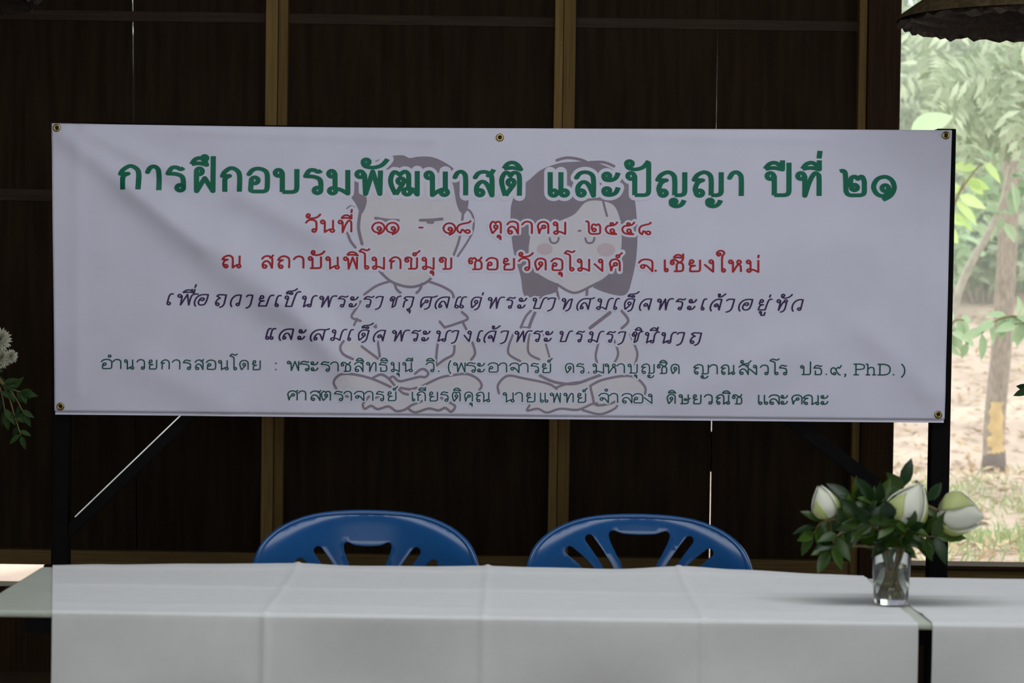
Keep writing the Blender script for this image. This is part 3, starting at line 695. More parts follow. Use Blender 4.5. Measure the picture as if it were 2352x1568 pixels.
ea, eb = at_y(174, 1186, 6.06), at_y(432, 938, 6.06)  # added metal strip imitating the highlight along the top of the brace
obj('brace_highlight', bar(ea, eb, 0.0036, 0.0325), mat('brace_highlight_metal', (0.72, 0.73, 0.72), 0.38, var=0.1, scale=30, metal=1.0), stand, label='added bright strip imitating the highlight on the brace')
obj('brace', bar(at_y(2140, 1212, 6.06), at_y(1780, 936, 6.06), 0.038, 0.03), M['steel_black'], stand)

# ------------------------------------------------------------------ the long table
ZT = 0.75
tb = thing('folding_table', Vector((0.24, 4.2, 0)), 'long pale laminate table half covered by white tablecloths', 'table')
boxobj('tabletop', (-0.928, 3.896, ZT - 0.012), (1.5, 4.475, ZT), M['laminate'], tb, bev=0.004)
bm = bmesh.new()
for x in (-0.84, 1.42): box(bm, (x - 0.012, 3.98, ZT - 0.05), (x + 0.012, 4.44, ZT - 0.0121))
for y in (3.98, 4.44): box(bm, (-0.84, y - 0.012, ZT - 0.05), (1.42, y + 0.012, ZT - 0.0121))
obj('apron', bm, M['steel_black'], tb)
for x in (-0.72, 1.28):
    for y in (4.0, 4.42):
        bm = bmesh.new(); tube(bm, [(x, y, ZT - 0.04), (x, y, 0)], 0.014, 10); obj('leg', bm, M['steel_black'], tb, smooth=True)

def cloth(name, label, xl_f, xl_b, xr_f, xr_b, creases_x, wave, seed, folds=True):
    """tablecloth: back edge, top, front drop. s runs across, the path runs back to front and down"""
    zb = ZT + 0.0012; yb, yf = 4.482, 3.890
    path = []
    for k in range(3): path.append((yb + 0.006, zb - 0.03 + 0.0133 * k))
    nt = 46
    for k in range(nt + 1): path.append((yb - (yb - yf - 0.006) * k / nt, zb))
    for k in range(1, 5): a = k / 4 * math.pi / 2; path.append((yf + 0.006 - 0.006 * math.sin(a), zb - 0.006 + 0.006 * math.cos(a)))
    nd = 50
    for k in range(1, nd + 1): path.append((yf - 0.01 * k / nd, zb - 0.006 - 0.5 * k / nd))
    NXc = 300; bm = bmesh.new(); rows = []
    rr = random.Random(seed); ph = [rr.uniform(0, 6) for _ in range(6)]
    for j, (y, z) in enumerate(path):
        row = []; top = z > zb - 0.003
        tt = (y - yf) / (yb - yf)
        for i in range(NXc + 1):
            s = i / NXc
            x = (xl_f + (xr_f - xl_f) * s) * (1 - max(0, tt)) + (xl_b + (xr_b - xl_b) * s) * max(0, tt)
            h = 0.0
            for c in creases_x:                       # ironed folds across the cloth
                cx = c + (0.03 * max(0, tt) if False else 0)
                d = abs(x - cx); h += 0.0035 * max(0, 1 - d / 0.008) * 1.0 + 0.0006 * math.exp(-(d / 0.05) ** 2)
            if top and folds:
                for cy, hh in ((at_z(300, 1346, 0.7525).y, 0.003), (at_z(600, 1390, 0.7525).y, 0.002), (at_z(300, 1306, 0.7525).y, 0.002)):
                    d = abs(y - cy); h += hh * 1.6 * max(0, 1 - d / 0.010) + 0.0012 * math.exp(-(d / 0.04) ** 2)
            h += 0.0012 * (math.sin(x * 9 + ph[0]) * math.sin(y * 13 + ph[1]) + 0.5) 
            if top: h += wave(x) * math.exp(-abs(y - yb) / 0.06)
            if top or y > yb: row.append(bm.verts.new((x, y, z + h + (0 if top else wave(x)))))
            else:
                dz = zb - z
                h2 = h * 1.9 + min(1, dz / 0.12) * (0.005 * math.sin(x * 7 + ph[2] + z * 5) + 0.004 * math.sin(x * 11 - z * 13 + ph[4]) + 0.003 * math.sin(x * 17 + z * 8 + ph[3]))
                for c in creases_x: h2 += min(1, max(0, dz - 0.08) / 0.2) * 0.008 * math.exp(-((x - c + 0.02) / 0.03) ** 2)
                row.append(bm.verts.new((x, y - h2, z)))
        rows.append(row)
    for j in range(len(rows) - 1):
        for i in range(NXc): bm.faces.new((rows[j][i], rows[j + 1][i], rows[j + 1][i + 1], rows[j][i + 1]))
    o = obj(name, bm, M['cloth'], smooth=True, label=label, cat='tablecloth', group='white tablecloths')
    return o
def cx(px, py=1500): return at_y(px, py, 3.886).x
def wave1(x):
    px = 1176 + x * 1153
    T = ((110, 0), (250, 5), (450, 10), (690, 12), (820, 8), (960, 10), (1125, 14), (1250, 13), (1420, 10), (1580, 17), (1700, 12), (1900, 6), (2000, 4), (2100, 2))
    if px <= T[0][0] or px >= T[-1][0]: return 0.0
    for (a, ha), (b, hb) in zip(T[:-1], T[1:]):
        if px <= b:
            t = (px - a) / (b - a); t = t * t * (3 - 2 * t); return (ha + (hb - ha) * t) * 0.00085
cloth('tablecloth', 'wide white tablecloth with ironed creases hanging over the front of the long table', cx(118), at_z(116, 1301, 0.7525).x, cx(2109), 0.705,
      [cx(608), cx(1110), cx(1615)], wave1, 3)
cloth('tablecloth', 'white tablecloth on the right end of the table beyond the dark gap', cx(2141), 0.725, 1.42, 1.42, [cx(2141) + 0.33], lambda x: 0.0, 5)

# ------------------------------------------------------------------ blue plastic chairs
KX, KZ = 1.0, 0.988
HALF = [(x * KX, z * KZ) for x, z in [(0, .837), (.07, .8346), (.129, .826), (.177, .8085), (.2077, .787), (.2244, .766), (.235, .737), (.240, .709), (.240, .66), (.236, .60), (.228, .52), (.214, .45)]]
def capsule(P, wd, k=6):
    P = crom([Vector((*p, 0)) for p in P], 5); L, Rr = [], []
    for i, p in enumerate(P):
        t = (P[min(i + 1, len(P) - 1)] - P[max(i - 1, 0)]).normalized(); nn = Vector((-t.y, t.x, 0)) * wd / 2
        L.append(p + nn); Rr.append(p - nn)
    def capend(c, d0):
        a0 = math.atan2(d0.y, d0.x); return [c + Vector((math.cos(a0 - math.pi * q / k), math.sin(a0 - math.pi * q / k), 0)) * wd / 2 for q in range(1, k)]
    out = L + capend(P[-1], L[-1] - P[-1]) + list(reversed(Rr)) + capend(P[0], Rr[0] - P[0])
    return [(v.x * KX, v.y * KZ) for v in out]
def chair(px, Y, label, dz, yaw, narrow):
    c = at_y(px, 1300, Y); root = thing('plastic_chair', Vector((c.x, Y, 0)), label, 'chair', 'blue chairs behind the table')
    right = crom([Vector((*p, 0)) for p in HALF], 5)
    outl = [(-p.x, p.y) for p in reversed(right[1:])] + [(p.x, p.y) for p in right]
    k = narrow
    cen = crom([Vector((*p, 0)) for p in ((0, .786 + dz), (.035 * k, .788 + dz), (.056 * k, .795 + dz), (.066 * k, .788 + dz), (.062 * k, .77 + dz), (.05 * k, .745 + dz), (.036, .715 + dz), (.028, .66), (.026, .58), (.02, .55), (0, .545))], 4)
    hole = [(p.x * KX, p.y * KZ) for p in cen] + [(-p.x * KX, p.y * KZ) for p in reversed(cen[1:-1])]
    holes = [hole]
    for sgn in (1, -1):
        holes.append(capsule([(sgn * (.108 - .01 * (1 - k)), .778 + dz), (sgn * .078, .735 + dz), (sgn * .058, .69 + dz), (sgn * .05, .58)], .019))
        holes.append(capsule([(sgn * (.150 - .03 * (1 - k)), .754 + dz), (sgn * .115, .722 + dz), (sgn * .09, .68 + dz), (sgn * .08, .59)], .019))
    V, T = fill(outl, holes, 0.011)
    cs, sn = math.cos(yaw), math.sin(yaw)
    def place(x, y, z):
        return Vector((c.x + x * cs - y * sn, Y + x * sn + y * cs, z))
    def surf(x, z):
        y = -1.5 * x * x + (z - 0.44) * 0.20
        top = max(0, (math.hypot(x / 0.24, max(0, (z - 0.70)) / 0.137) - 0.80) / 0.2)
        return place(x, y + 0.012 * top * top, z)
    bm = bmesh.new(); vs = [bm.verts.new(surf(v.x, v.y)) for v in V]
    for t in T: bm.faces.new([vs[i] for i in t])
    bmesh.ops.recalc_face_normals(bm, faces=bm.faces)
    b = obj('backrest', bm, M['blue'], root, smooth=True)
    mo = b.modifiers.new('thickness', 'SOLIDIFY'); mo.thickness = 0.005; mo.offset = 0
    mo = b.modifiers.new('edge', 'BEVEL'); mo.width = 0.0016; mo.segments = 2; mo.limit_method = 'ANGLE'
    bm = bmesh.new(); tube(bm, [surf(x * 0.992, z - 0.003) for x, z in outl[::2]], 0.0065, 8); obj('rim', bm, M['blue'], root, smooth=True)
    bm = bmesh.new(); N = 16; rows = []
    for j in range(N + 1):
        row = []
        for i in range(N + 1):
            u, v = i / N * 2 - 1, j / N * 2 - 1
            row.append(bm.verts.new(place(u * (0.215 - 0.015 * v), -0.22 + v * 0.22, 0.435 - 0.012 * (1 - u * u) * (1 - v * v) - 0.02 * max(0, -v) ** 4)))
        rows.append(row)
    for j in range(N):
        for i in range(N): bm.faces.new((rows[j][i], rows[j][i + 1], rows[j + 1][i + 1], rows[j + 1][i]))
    st = obj('seat', bm, M['blue'], root, smooth=True); mo = st.modifiers.new('thickness', 'SOLIDIFY'); mo.thickness = 0.012
    for sx in (1, -1):
        for (y0, y1) in ((-0.40, -0.43), (-0.02, 0.05)):
            bm = bmesh.new(); tube(bm, [place(sx * 0.19, y0, 0.43), place(sx * 0.205, (y0 + y1) / 2, 0.2), place(sx * 0.215, y1, 0.0)], [0.028, 0.023, 0.018], 8)
            obj('leg', bm, M['blue'], root, smooth=True)
    return root
chair(841, 4.80, 'blue plastic chair behind the table, with the narrower middle slot, below the printed boy', -0.024, math.radians(1.0), 0.78)
chair(1468, 4.80, 'blue plastic chair behind the table, with the wide middle slot, nearer the flower vase', 0.009, math.radians(-2.5), 1.0)

# ------------------------------------------------------------------ glass vase with buds and leafy sprigs
YV = None
vb = at_z(2046, 1385, ZT + 0.0045); YV = vb.y
vase = thing('glass_vase', vb, 'clear glass tumbler of water holding flowers on the right of the table', 'vase')
bm = bmesh.new()
lathe(bm, [(0, 0), (0.029, 0), (0.0305, 0.002), (0.0365, 0.103), (0.0362, 0.105), (0.0350, 0.103), (0.0287, 0.012), (0.027, 0.010), (0, 0.010)], 48, vb)
bmesh.ops.recalc_face_normals(bm, faces=bm.faces)
obj('tumbler', bm, M['glass'], vase, smooth=True)
bm = bmesh.new(); lathe(bm, [(0, 0.0102), (0.0269, 0.0102), (0.0286, 0.0124), (0.0325, 0.062), (0, 0.062)], 48, vb)
bmesh.ops.recalc_face_normals(bm, faces=bm.faces); obj('water', bm, M['water'], vase, smooth=True)
def vp(px, py, dy=0.0): return at_y(px, py, YV + dy)
RIM = vb + Vector((0, 0, 0.1))
def foot(i):
    a = i * 2.4; return vb + Vector((0.018 * math.cos(a), 0.015 * math.sin(a), 0.013))
def neck(i):
    a = i * 2.4 + 2.6; return vb + Vector((0.022 * math.cos(a), 0.02 * math.sin(a), 0.098))
def sprig(i, ends, label, nleaf=9, L=0.042, dy=0.0, seed=1):
    r = random.Random(seed * 31 + i); e = [vp(x, y, dy * (k + 1) / len(ends)) for k, (x, y) in enumerate(ends)]
    path = crom([foot(i), neck(i)] + e, 8)
    root = thing('leafy_sprig', foot(i), label, 'greenery', 'leafy sprigs in the glass vase')
    bm = bmesh.new(); n = len(path); tube(bm, path, [0.0034 - 0.0024 * k / n for k in range(n)], 7); obj('stem', bm, M['stem'], root, smooth=True)
    bm = bmesh.new(); s0 = int(n * 0.42)
    for k in range(nleaf + 3):
        t = s0 + (n - 1 - s0) * (k + 0.6) / (nleaf + 3); j = min(n - 2, int(t)); p = path[j]
        ax = (path[j + 1] - path[j]).normalized(); sd = ax.cross(Vector((0, -1, 0))).normalized() * (1 if k % 2 else -1)
        d = (ax * 0.6 + sd * 0.9 + rv(r, 0.45) + Vector((0, -0.15, 0))).normalized()
        leaf(bm, p, d, Vector((0, -1, 0.5)) + rv(r, 0.6), L * r.uniform(0.8, 1.15), L * 0.48, curl=r.uniform(0.05, 0.3))
    leaf(bm, path[-1], (path[-1] - path[-3]).normalized(), Vector((0, -1, 0.4)) + rv(r, 0.4), L * 1.1, L * 0.5)
    obj('leaves', bm, M['leaf_dark'], root, smooth=True)
SP = [([(2058, 1190), (2076, 1118)], 'leafy sprig standing highest in the vase, above the middle bud', 6, 0.050, 0.01),
      ([(2000, 1190), (1955, 1150)], 'leafy sprig fanning up behind the left bud in the vase', 10, 0.05, 0.02),
      ([(1970, 1200), (1895, 1195), (1868, 1225)], 'leafy sprig drooping furthest left from the vase', 9, 0.042, 0.0),
      ([(1985, 1215), (1930, 1225), (1905, 1262)], 'leafy sprig hanging low at the left of the vase, just above the table', 9, 0.044, -0.03),
      ([(2030, 1190), (2005, 1150)], 'leafy sprig in the middle of the vase left of the largest bud', 10, 0.048, -0.01),
      ([(2100, 1235), (2150, 1232)], 'leafy sprig reaching right from the vase below the right bud', 7, 0.05, -0.02),
      ([(2090, 1200), (2130, 1150)], 'leafy sprig rising between the two right buds in front of the black post', 6, 0.042, 0.03),
      ([(2030, 1230), (2000, 1200)], 'leafy sprig bending forward over the left rim of the vase', 11, 0.046, -0.05),
      ([(2010, 1225), (1975, 1185)], 'leafy sprig filling the front of the bunch under the left bud', 11, 0.046, -0.04),
      ([(2060, 1222), (2050, 1192)], 'leafy sprig in the centre of the bunch just left of the largest bud', 10, 0.046, -0.045),
      ([(2070, 1235), (2085, 1212)], 'leafy sprig bending forward under the largest bud in the vase', 9, 0.042, -0.05)]
for i, (e, lab, nl, L, dy) in enumerate(SP): sprig(i, e, lab, nl, L, dy, seed=5)
def bud(i, ctr, axis, L, W, label, seed, openness=0.0):
    r = random.Random(seed); axis = Vector(axis).normalized(); base = ctr - axis * L * 0.5
    root = thing('white_bud', foot(i + 11), label, 'flower', 'white buds in the glass vase')
    bm = bmesh.new(); P = crom([foot(i + 11), neck(i + 11), base - axis * 0.05, base], 8); tube(bm, P, 0.003, 8); obj('stem', bm, M['stem'], root, smooth=True)
    s = axis.cross(Vector((0, 1, 0.01))).normalized(); b = axis.cross(s)
    def petal(bm, a0, span, scale, tipout, wtop, ln=1.0):
        NU, NV = 10, 10; g = []
        for j in range(NV + 1):
            t = j / NV * ln; row = []
            rad = W * 0.5 * scale * (math.sin(math.pi * (0.10 + 0.895 * t ** 0.72)) ** 0.9) + tipout * t * t
            for q in range(NU + 1):
                u = q / NU * 2 - 1; ww = span * (1 - (t / ln) ** (6.0 if ln == 1 else 2.5) * wtop)
                a = a0 + u * ww; row.append(bm.verts.new(base + axis * (L * (t - 0.06 * u * u * t)) * (0.97 + 0.03 * scale) + (s * math.cos(a) + b * math.sin(a)) * rad))
            g.append(row)
        for j in range(NV):
            for q in range(NU): bm.faces.new((g[j][q], g[j][q + 1], g[j + 1][q + 1], g[j + 1][q]))
    bm = bmesh.new()
    for k in range(4): petal(bm, k * 1.57 + 0.4, 1.0, 0.90 + 0.03 * k, 0.0, 0.92)
    for k in range(3): petal(bm, k * 2.09 + 1.2, 0.95, 1.05 + 0.03 * k, 0.004 + openness, 0.9)
    o = obj('petals', bm, M['petal'], root, smooth=True); mo = o.modifiers.new('thickness', 'SOLIDIFY'); mo.thickness = 0.0008
    bm = bmesh.new()
    for k in range(3): petal(bm, k * 2.09 + 0.75, 0.62, 1.12, 0.004 + openness, 0.95, 0.72)
    o = obj('outer_petals', bm, M['sepal'], root, smooth=True, label='yellow-green outer petals'); mo = o.modifiers.new('thickness', 'SOLIDIFY'); mo.thickness = 0.0008
bud(0, vp(1893, 1152, 0.0), (-0.35, -0.1, 1), 0.062, 0.046, 'white bud furthest left in the vase, against the dark wall', 1)
bud(1, vp(2090, 1158, -0.02), (0.5, -0.1, 1), 0.086, 0.070, 'largest white bud, in the middle of the vase flowers', 2)
bud(2, vp(2208, 1182, -0.01), (1, -0.1, -0.15), 0.082, 0.074, 'white bud furthest right in the vase, pointing sideways', 3, 0.004)

# ------------------------------------------------------------------ flower stands at the two sides, mostly out of view
def flower_stand(X, Y, side, label, leaves, flowers, sd):
    root = thing('flower_stand', Vector((X, Y, 0)), label, 'flower stand')
    bm = bmesh.new(); lathe(bm, [(0, 0), (0.14, 0), (0.14, 0.02), (0.03, 0.05), (0.022, 0.5), (0.03, 0.72), (0.10, 0.76), (0.10, 0.78), (0, 0.78)], 28, (X, Y, 0)); obj('pedestal', bm, M['steel_black'], root, smooth=True)
    bm = bmesh.new(); lathe(bm, [(0, 0.781), (0.07, 0.781), (0.10, 0.95), (0.09, 0.95), (0.06, 0.80), (0, 0.80)], 28, (X, Y, 0)); obj('pot', bm, M['steel_black'], root, smooth=True)
    return root
def branch(X, Y, z0, ends, label, sd, L=0.05, n=12):
    r = random.Random(sd); root = thing('leafy_branch', Vector((X, Y, z0)), label, 'greenery', 'leafy branches on the flower stands')
    P = crom([Vector((X, Y, z0)), Vector((X, Y, z0 + 0.17))] + ends, 8); k0 = len(P)
    bm = bmesh.new(); tube(bm, P, [0.004 - 0.003 * k / k0 for k in range(k0)], 6); obj('stem', bm, M['stem'], root, smooth=True)
    bm = bmesh.new()
    for k in range(n):
        j = min(k0 - 2, int(k0 * 0.3 + k0 * 0.7 * (k + 0.5) / n)); ax = (P[j + 1] - P[j]).normalized()
        sdv = ax.cross(Vector((0, -1, 0))).normalized() * (1 if k % 2 else -1)
        leaf(bm, P[j], ax * 0.7 + sdv * 0.7 + rv(r, 0.4), Vector((0, -1, 0.5)) + rv(r, 0.6), L * r.uniform(0.7, 1.2), L * 0.38)
    leaf(bm, P[-1], (P[-1] - P[-3]), Vector((0, -1, 0.3)), L, L * 0.4)
    obj('leaves', bm, M['leaf_stand'], root, smooth=True)
def mum(X, Y, z0, c, rad, label, sd):
    r = random.Random(sd); root = thing('chrysanthemum', Vector((X, Y, z0)), label, 'flower', 'white chrysanthemums on the left stand')
    axis = Vector((0.35, -0.9, 0.25)).normalized()
    bm = bmesh.new(); tube(bm, crom([Vector((X, Y, z0)), Vector((X, Y, z0 + 0.16)), c - axis * rad * 0.8, c - axis * rad * 0.2], 6), 0.003, 6); obj('stem', bm, M['stem'], root, smooth=True)
    bm = bmesh.new(); s = axis.cross(Vector((0, 0, 1))).normalized(); b = axis.cross(s)
    for ringi in range(6):
        el = math.radians(-15 + ringi * 18)
        nn = int(20 * math.cos(el)) + 3
        for k in range(nn):
            a = 2 * math.pi * k / nn + ringi * 0.4 + r.uniform(-.1, .1)
            d = (s * math.cos(a) + b * math.sin(a)) * math.cos(el) + axis * math.sin(el)
            leaf(bm, c - axis * rad * 0.15, d, axis + d * 0.3, rad * r.uniform(0.85, 1.05), rad * 0.26, curl=-0.12, fold=0.3)
    obj('petals', bm, M['mum'], root, smooth=True)
YL = 5.55
XL = at_y(-95, 900, YL).x
flower_stand(XL, YL, -1, 'dark flower stand with pot at the left edge beside the banner', None, None, 1)
def lp(px, py, dy=0.0): return at_y(px, py, YL + dy)
for (px, py, rad, lab, q) in ((-2, 780, 0.034, 'upper white chrysanthemum on the left flower stand', 1), (2, 822, 0.027, 'lower white chrysanthemum at the left picture edge', 2), (25, 818, 0.019, 'small white chrysanthemum turned towards the banner', 3)):
    mum(XL, YL, 0.81, lp(px, py, -0.04), rad, lab, q)
for e, lab, q, L in (([(-40, 850), (20, 890), (50, 900)], 'leafy branch just under the chrysanthemums on the left stand', 1, 0.04),
                  ([(-50, 830), (10, 890), (35, 960), (48, 1000)], 'leafy branch drooping lowest from the left stand', 2, 0.036),
                  ([(-45, 840), (25, 900), (55, 950)], 'leafy branch drooping nearest the banner from the left stand', 3, 0.036),
                  ([(-60, 830), (-5, 880), (12, 950)], 'leafy branch hanging at the very left picture edge', 4, 0.042)):
    branch(XL, YL, 0.81, [lp(x, y, -0.05) for x, y in e], lab, q, L, 12)
XR = at_y(2470, 900, YL).x
flower_stand(XR, YL, 1, 'dark flower stand with pot just past the right picture edge', None, None, 2)
branch(XR, YL, 0.81, [lp(2430, 850), lp(2400, 880), lp(2372, 892)], 'leafy branch of the right stand with one leaf tip showing before the window', 9, 0.05, 6)

# ------------------------------------------------------------------ conical woven shades hanging at the top corners
def shade(px_tip, py_tip, side, Y, rad, label):
    tip = at_y(px_tip, py_tip, Y); X = tip.x + side * rad; z = tip.z
    root = thing('pendant_lamp', Vector((X, Y, z)), label, 'lamp', 'woven shades hanging from the ceiling')
    bm = bmesh.new(); N = 120
    lathe(bm, [(rad, 0.0), (rad * 0.985, 0.012), (rad * 0.5, 0.135), (0.03, 0.245), (0, 0.25)], N, (X, Y, z)); obj('shade', bm, M['straw_out'], root, smooth=True)
    bm = bmesh.new(); prof = []
    for k in range(13):                       # coiled rope lining with a ragged rim
        rr = rad * (0.995 - 0.075 * k); zz = -0.006 + 0.25 * (1 - rr / rad) * 0.9
        prof += [(rr, zz), (rr - rad * 0.03, zz - 0.006), (rr - rad * 0.06, zz + 0.002)]
    lathe(bm, prof, N, (X, Y, z))
    rr2 = random.Random(5)
    for v in bm.verts:
        if v.co.z < z + 0.004: v.co.z += rr2.uniform(-0.012, 0.004)
    obj('rope_lining', bm, M['straw_in'], root, smooth=False)
    bm = bmesh.new(); tube(bm, [(X, Y, z + 0.24), (X, Y, 3.2)], 0.006, 8); obj('cord', bm, M['steel_black'], root, smooth=True)
shade(2064, 44, 1, 5.6, 0.36, 'dark conical woven shade hanging in front of the window at top right')
shade(92, -8, -1, 5.6, 0.36, 'dark conical woven shade just showing at the top left corner')

# ------------------------------------------------------------------ outdoors
GZ = -0.05
bm = bmesh.new(); NXg, NYg = 60, 50; rows = []
for j in range(NYg + 1):
    y = 7.7 + (48 - 7.7) * (j / NYg) ** 1.3; row = []
    for i in range(NXg + 1):
        x = -14 + 36 * i / NXg
        z = GZ + 0.04 * math.sin(x * 1.7 + y * 0.9) + 0.03 * math.sin(x * 3.1 - y * 2.2) - 0.04
        if y > 17.8: z += (y - 17.8) * 0.17
        row.append(bm.verts.new((x, y, z)))
    rows.append(row)
for j in range(NYg):
    for i in range(NXg): bm.faces.new((rows[j][i], rows[j][i + 1], rows[j + 1][i + 1], rows[j + 1][i]))
obj('ground', bm, M['ground'], smooth=True, kind='structure')
def gz(x, y):
    z = GZ + 0.04 * math.sin(x * 1.7 + y * 0.9) + 0.03 * math.sin(x * 3.1 - y * 2.2) - 0.04
    return z + ((y - 17.8) * 0.17 if y > 17.8 else 0)
r = random.Random(11); bm = bmesh.new()
for _ in range(3200):
    y = r.uniform(8.5, 25); x = r.uniform(0.12 * y, 0.27 * y)
    leaf(bm, (x, y, gz(x, y) + 0.012), (r.uniform(-1, 1), r.uniform(-1, 1), r.uniform(-.1, .3)), (r.uniform(-.3, .3), r.uniform(-.3, .3), 1), r.uniform(0.05, 0.14), r.uniform(0.025, 0.06), curl=r.uniform(-.3, .3), seg=2)
obj('leaf_litter', bm, M['litter'], label='dry fallen leaves strewn over the earth outside the window', cat='leaf litter', kind='stuff')
bm = bmesh.new()
cl = [(r.uniform(0.13, 0.26), r.uniform(9, 15.5)) for _ in range(42)]
for k, y0 in cl:
    x0 = k * y0
    for _ in range(60):
        x = x0 + r.gauss(0, 0.22); y = y0 + r.gauss(0, 0.35)
        leaf(bm, (x, y, gz(x, y)), (r.uniform(-.6, .6), r.uniform(-.6, .6), 0.7), rv(r), r.uniform(0.05, 0.13), 0.012, curl=0.4, seg=2)
obj('grass', bm, M['grass'], label='pale tufts of grass in patches nearest the window', cat='grass', kind='stuff')

def tree(name, base, path, rads, label, m=M['bark'], crown=None, group='trees outside the window'):
    root = thing(name, base, label, 'tree', group)
    P = crom(path, 8); n = len(P); rr = [rads[0] + (rads[1] - rads[0]) * k / (n - 1) for k in range(n)]
    bm = bmesh.new(); tube(bm, P, rr, 14); tr = obj('trunk', bm, m, root, smooth=True)
    if crown:
        c, rad, cnt, ml, kind, sd = crown; obj('foliage', foliage(c, rad, cnt, kind, sd), M[ml], root)
    return root, P, rr
def foliage(c, rad, cnt, kind, sd):
    """kind 'feather': long pinnate sprays hanging outward; 'broad': single oval leaves"""
    r = random.Random(sd); bm = bmesh.new()
    for _ in range(cnt):
        while True:
            q = rv(r)
            if 0.1 < q.length <= 1: break
        p = Vector(c) + Vector((q.x * rad[0], q.y * rad[1], q.z * rad[2]))
        if kind == 'feather':
            d = Vector((r.uniform(-1, 1), r.uniform(-.6, .3), r.uniform(-0.7, 0.25))).normalized(); L = r.uniform(0.35, 0.6)
            s = d.cross(Vector((0, -1, 0.3)) + rv(r, 0.4)).normalized(); up = s.cross(d)
            nl = 9
            for k in range(nl):
                b = p + d * (L * k / nl) - Vector((0, 0, 0.18 * L * (k / nl) ** 2))
                for sg in (1, -1): leaf(bm, b, d * 0.55 + s * sg, up, L * 0.34 * (1 - 0.45 * k / nl), 0.042, curl=0.2, seg=2)
        else:
            leaf(bm, p, rv(r) + Vector((0, 0, -0.3)), Vector((0, -0.6, 0.8)) + rv(r, 0.7), r.uniform(0.12, 0.24), r.uniform(0.06, 0.11), seg=3)
    return bm
# the tree with the peeled trunk
tb0 = at_z(2281, 1072, GZ - 0.02); YT = tb0.y
def tp(px, py, Y=None): return at_y(px, py, Y or YT)
root, P, rr = tree('tree', tb0, [tb0 - Vector((0, 0, 0.1)), tp(2285, 960), tp(2300, 800), tp(2312, 600), tp(2322, 420), tp(2336, 200), tp(2345, -100), tp(2350, -500)],
     (0.083, 0.062), 'slim tree with a patch of peeled yellow bark near its foot, outside the window',
     crown=((tp(2400, -700).x, YT + 0.5, 5.4), (2.2, 1.8, 1.4), 350, 'lf1', 'feather', 3))
bm = bmesh.new(); tube(bm, [tb0 - Vector((0, 0, 0.1)), tb0 + Vector((0.005, 0, 0.03)), tp(2284, 1030)], [0.10, 0.092, 0.082], 14); obj('trunk_foot', bm, M['bark_dark'], root, smooth=True)
bm = bmesh.new(); prev = None
for k in range(11):                # peeled patch wrapped on the front of the trunk
    t = k / 10; py = 1040 - 118 * t; cpt = tp(2282.5 + 4 * t + 2.5 * math.sin(k * 2.1), py); half = 0.9 - 0.35 * t + 0.12 * math.sin(k * 2.7)
    row = [bm.verts.new(cpt + Vector((math.sin(a) * 0.084, -math.cos(a) * 0.084, 0))) for a in [(-half + 2 * half * q / 6) - 0.1 * t for q in range(7)]]
    if prev:
        for q in range(6): bm.faces.new((prev[q], prev[q + 1], row[q + 1], row[q]))
    prev = row
obj('peeled_patch', bm, M['bark_bare'], root, smooth=True, label='peeled yellow bark')
# leaning pale branch of a slender tree
b0 = at_z(2172, 770, GZ); Yb = 15.0
b0 = at_y(2150, 1000, Yb); b0.z = gz(b0.x, Yb)
tree('slender_tree', b0, [b0, at_y(2165, 850, Yb), at_y(2190, 710, Yb), at_y(2222, 620, Yb), at_y(2268, 540, Yb), at_y(2300, 470, Yb), at_y(2322, 380, Yb)], (0.035, 0.018),
     'slender leaning tree with pale bark, left of the peeled trunk', m=M['bark_pale'], crown=((at_y(2290, 420, Yb).x, Yb + 0.3, at_y(2290, 420, Yb).z), (0.35, 0.3, 0.35), 60, 'lf2', 'broad', 8))
# sapling whose leaves hang before the trunk
def sapling(name, Y, base_px, ends, label, ml, L, W, sd, tip=None):
    r = random.Random(sd); b = at_y(base_px[0], base_px[1], Y); b.z = gz(b.x, Y)
    root = thing(name, b, label, 'plant', 'young plants outside the window')
    bm = bmesh.new(); lb = bmesh.new()
    for e in ends:
        P = crom([b] + [at_y(x, y, Y) for x, y in e], 8); tube(bm, P, [0.012 - 0.008 * k / len(P) for k in range(len(P))], 6)
        if tip:
            leaf(lb, P[-1], tip, (0.1, -1, 0.35), L, W, curl=0.12, seg=8); continue
        k0 = int(len(P) * 0.45)
        for k in range(k0, len(P), 2):
            ax = (P[min(k + 1, len(P) - 1)] - P[k - 1]).normalized(); s = ax.cross(Vector((0, -1, 0))) * (1 if (k // 2) % 2 else -1)
            leaf(lb, P[k], ax * 0.4 + s * 0.6 + Vector((0, 0, -0.55)) + rv(r, 0.3), Vector((0, -1, 0.5)) + rv(r, 0.4), L * r.uniform(.8, 1.2), W, curl=0.2)
    obj('stem', bm, M['stem'], root, smooth=True); obj('leaves', lb, M[ml], root, smooth=True)
sapling('sapling', 12.0, (2420, 1000), [[(2400, 850), (2352, 740), (2300, 730), (2255, 765)], [(2420, 800), (2380, 740), (2330, 745)]], 'sapling with hanging oval leaves in front of the peeled trunk', 'lf2', 0.13, 0.055, 3)
sapling('sapling', 13.0, (2152, 1000), [[(2155, 850), (2185, 745), (2215, 735)], [(2156, 850), (2180, 760), (2225, 790)]], 'small sapling beside the banner edge, left of the leaning tree', 'lf2', 0.11, 0.045, 4)
sapling('broad_leaf_plant', 13.5, (1980, 800), [[(1990, 560), (2030, 360), (2092, 300)]], 'plant with one large pale leaf just above the banner corner', 'lf5', 0.28, 0.13, 6, tip=(0.9, 0.1, 0.36))
sapling('broad_leaf_plant', 14.0, (2150, 800), [[(2160, 580), (2200, 450), (2262, 365)], [(2160, 600), (2190, 480), (2216, 410)]], 'plant with bright yellow-green leaves right of the banner corner', 'lf3', 0.17, 0.07, 7)
